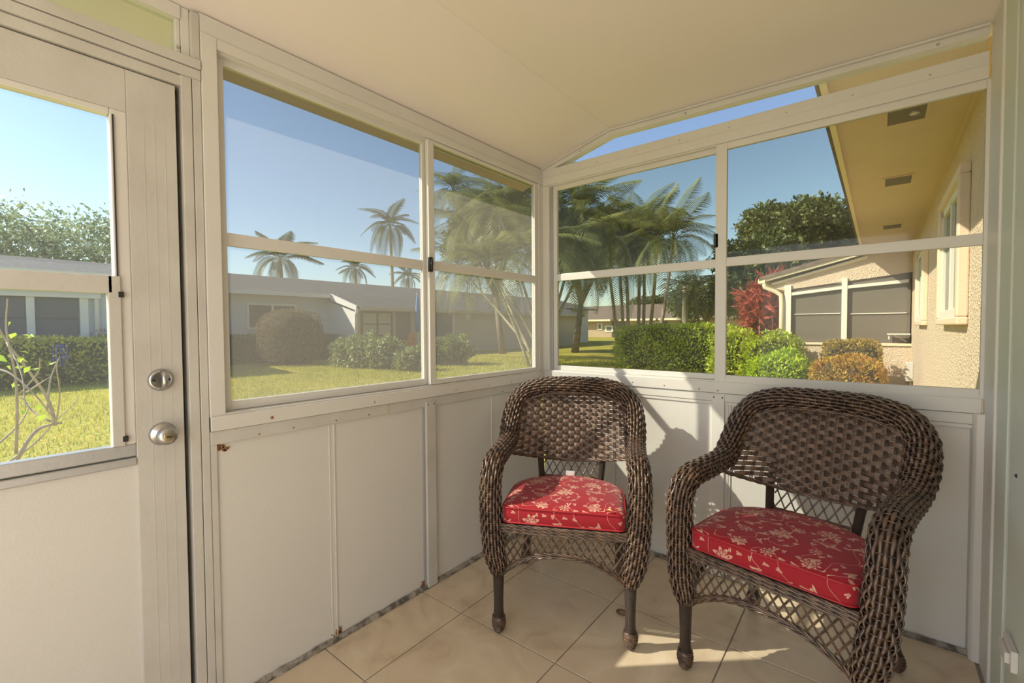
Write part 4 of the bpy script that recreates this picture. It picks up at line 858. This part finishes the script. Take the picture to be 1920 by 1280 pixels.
# ---- palms: every frond an object of its own, sharing a few meshes
def frond_mesh(name, L, droop, wid, nl=34, m=None, vee=.55, lw=.028):
    vs, fs = [], []
    def rach(t): return np.array([L*(t-.16*droop*t*t), 0, L*(.42*t-droop*t*t*.85)])
    for k in range(12):
        a, b = rach(k/12), rach((k+1)/12); w0 = .018*L/2*(1-k/13); n = len(vs); vs += [a+[0, w0, 0], a-[0, w0, 0], a+[0, 0, w0], b+[0, w0*.9, 0], b-[0, w0*.9, 0], b+[0, 0, w0*.9]]; fs += [(n, n+1, n+4, n+3), (n, n+3, n+5, n+2), (n+1, n+2, n+5, n+4)]
    for k in range(nl):
        t = .14+.86*k/(nl-1); a = rach(t); tg_ = rach(min(1, t+.03))-rach(max(0, t-.03)); tg_ /= np.linalg.norm(tg_); ll = wid*math.sin(PI*min(1, .18+.80*t))**.7*(1+.12*random.uniform(-1, 1))
        for s in (-1, 1):
            d = tg_*.55+np.array([0, s*1.0, .0])+np.array([0, 0, vee-.9*t]); d /= np.linalg.norm(d); m_ = a+d*ll*.5; e = a+d*ll+np.array([0, 0, -.42*ll]); w_ = tg_*lw*L/2; n = len(vs)
            vs += [a-w_*.5, a+w_*.5, m_+w_, m_-w_, e]; fs += [(n, n+1, n+2, n+3), (n+3, n+2, n+4, n+4)]
    me = bpy.data.meshes.new(name); me.from_pydata([tuple(v) for v in vs], [], [f if f[-1] != f[-2] else f[:3] for f in fs]); me.materials.append(m); me.update(); return me
FR = {'a': [frond_mesh('frond', 1, d, .27, 34, M['l_palm'], lw=.016) for d in (.4, .75, 1.15)], 'c': [frond_mesh('frond', 1, d, .26, 34, M['l_palm2'], lw=.026) for d in (.5, .85, 1.2)]}
def palm(name, label, base, crown, L, nf, kind='a', r=.10, bend=.0, group=None, shaft=True, tm='pbark', seed=0, lift=0):
    rd = random.Random(seed); t = thing(name, label, 'palm', (base[0], base[1], G), group); b0, c0 = V((base[0], base[1], G)), V(crown)
    pts = [b0.lerp(c0, q)+V((bend*math.sin(PI*q)*.5, 0, 0)) for q in np.linspace(0, 1, 9)]
    MB().tube(pts, [r*(1.15-.4*q) for q in np.linspace(0, 1, 9)], 9).build('trunk', M[tm], t, smooth=True)
    if shaft: MB().tube([c0-V((0, 0, L*.18)), c0, c0+V((0, 0, L*.10))], [r*.9, r*1.0, r*.4], 8).build('crownshaft', M['l_palm'], t, smooth=True)
    off = V(t.location)
    for k in range(nf):
        me = FR[kind][rd.choice((0, 1, 1, 2)) if k < nf*.75 else 2]; o = link('frond', me, None, t, c0-off)
        az = 2*PI*k*.382+rd.uniform(-.2, .2); el = math.radians((-62+105*(k/nf))+rd.uniform(-8, 8))+lift; s = L*rd.uniform(.85, 1.12)
        o.rotation_euler = (0, el, az); o.scale = (s, s, s)
    return t
# distant coconut palms over the neighbour roof
for i, (px, py, X, L, lab) in enumerate(((731, 425, -46, 3.6, 'tallest coconut palm over the neighbour roof, whole crown on blue sky'), (525, 487, -44, 3.4, 'coconut palm rising behind the roof, leftmost'), (665, 505, -52, 2.6, 'short coconut palm behind the roof, between two taller ones'), (765, 520, -60, 2.8, 'small hazy palm at the right end of the roofline'))):
    c = at(px, py, 'x', X); palm('coconut_palm', lab, (X, c[1]+.3), c, L*1.12, 18, 'c', .22, .3, 'coconut palms behind the neighbour roof', shaft=False, seed=i+3)
# clump of cane palms just left of the corner
bs = at(985, 690, 'z', G)
cl = [(935, 400, 0), (880, 430, .8), (975, 380, .6), (860, 500, 1.6), (1090, 400, 1.6), (1060, 470, .6), (1120, 440, 2.6), (915, 500, -.6), (1000, 480, -.9), (850, 360, 2.8), (1035, 400, 1.2)]
for i, (px, py, dy) in enumerate(cl):
    Y = bs[1]+dy; c = at(px, py, 'y', Y+.4); a = i*2*PI/len(cl)
    palm('cane_palm', 'cane palm stem of the dense clump behind the window corner', (bs[0]+.35*math.cos(a), bs[1]+.8+.35*math.sin(a)), c, 2.3, 20, 'a', .055, .2, 'cane palms clumped behind the window corner', tm='cane', seed=20+i)
# taller palms with slim trunks behind the hedge
for i, (px, py, bx, Y, L, lab) in enumerate(((1140, 500, 1158, 19, 2.9, 'leaning palm trunk, leftmost behind the hedge'), (1158, 470, 1169, 20, 2.7, 'slim palm behind the hedge, second trunk from the left'), (1170, 450, 1178, 19.5, 2.6, 'slim palm behind the hedge, third trunk from the left'),
        (1197, 445, 1195, 20.5, 2.9, 'upright palm with pale trunk in the middle of the row'), (1206, 425, 1205, 21, 2.6, 'slim upright palm just right of the pale trunk'), (1232, 455, 1213, 20, 2.8, 'right-leaning palm with its crown against the sky'), (1262, 450, 1229, 19, 2.9, 'rightmost leaning palm of the row, crown arching over'), (1300, 545, 1315, 24, 2.4, 'short palm right of the bare pole'))):
    c = at(px, py, 'y', Y); b0 = at(bx, 612, 'y', Y); palm('garden_palm', lab, (b0[0], Y), c, L, 19, 'a', .085, .15, 'garden palms behind the long hedge', seed=50+i)
# dark broadleaf mass behind the clump
cc = at(1085, 455, 'y', 19); tree('dark_tree', 'dark tree trunk and foliage behind the palm clump', (cc[0], 20, cc[2]), (2.5, 1.6, 2.2), (cc[0]-.6, 19.6), 38000, .28, M['l_tree'], trunk=.22)
cc = at(915, 430, 'y', 16.5); tree('dark_tree', 'dense dark tree behind the cane palms seen in the left window', (cc[0], 16.5, cc[2]), (2.9, 2.4, 2.1), (cc[0]+1, 16.5), 30000, .24, M['l_tree'], trunk=.2)
# bare twiggy shrub right outside the door
t = thing('twiggy_shrub', 'nearly bare twiggy shrub with a few yellow leaves outside the door', 'shrub', (-1.7, -2.2, G))
def tw(pts, X, r):
    q = [at(px, py, 'x', X+dx) for px, py, dx in pts]; return MB().tube(cr([(*p, 1) for p in q], 5) and [tuple(k[:3]) for k in cr([(*p, 1) for p in q], 5)], [r*(1-.6*k/(5*(len(q)-1))) for k in range(5*(len(q)-1)+1)], 7)
TW = [([(30, 1010, 0), (20, 900, 0), (60, 815, -.05), (100, 795, -.1), (116, 793, -.12)], .013), ([(20, 900, 0), (-30, 850, .1), (-60, 800, .2)], .010), ([(104, 797, -.1), (88, 745, -.1), (50, 690, -.05), (12, 640, 0), (-10, 600, .05)], .009),
      ([(30, 850, .05), (32, 770, .1), (28, 700, .12), (12, 620, .15), (14, 560, .2)], .007), ([(88, 770, -.1), (95, 710, -.15), (110, 672, -.2)], .005), ([(50, 735, 0), (80, 715, .1), (98, 703, .12)], .005), ([(95, 790, -.1), (60, 770, -.2), (40, 745, -.25), (20, 752, -.3)], .005),
      ([(30, 745, .1), (70, 700, .15), (75, 670, .2)], .004), ([(0, 830, 0), (40, 790, -.2), (58, 755, -.3)], .005), ([(98, 795, -.1), (135, 760, -.25), (150, 740, -.3)], .003), ([(10, 870, 0), (60, 835, .1), (95, 800, .15)], .007), ([(104, 797, -.1), (112, 740, 0), (106, 690, .1), (112, 668, .1)], .004), ([(12, 640, 0), (40, 700, .2), (48, 770, .3)], .004), ([(-20, 690, 0), (20, 700, .1), (70, 745, .2), (104, 790, .1)], .006)]
for pts, r in TW: tw(pts, -1.7, r).build('branch', M['twig'], t, smooth=True)
P = []
for px, py, n, s in ((30, 665, 12, .10), (38, 690, 10, .08), (8, 710, 14, .12), (15, 620, 8, .1), (50, 790, 8, .12), (-10, 660, 14, .15), (68, 760, 5, .06)): P += [at(px, py, 'x', -1.7)+rng.normal(size=3)*s*.5 for _ in range(n//2)]
v, f = leaves(np.array(P), .05, .6); npmesh('leaves', v, f, M['l_lime'], t, 'stuff')
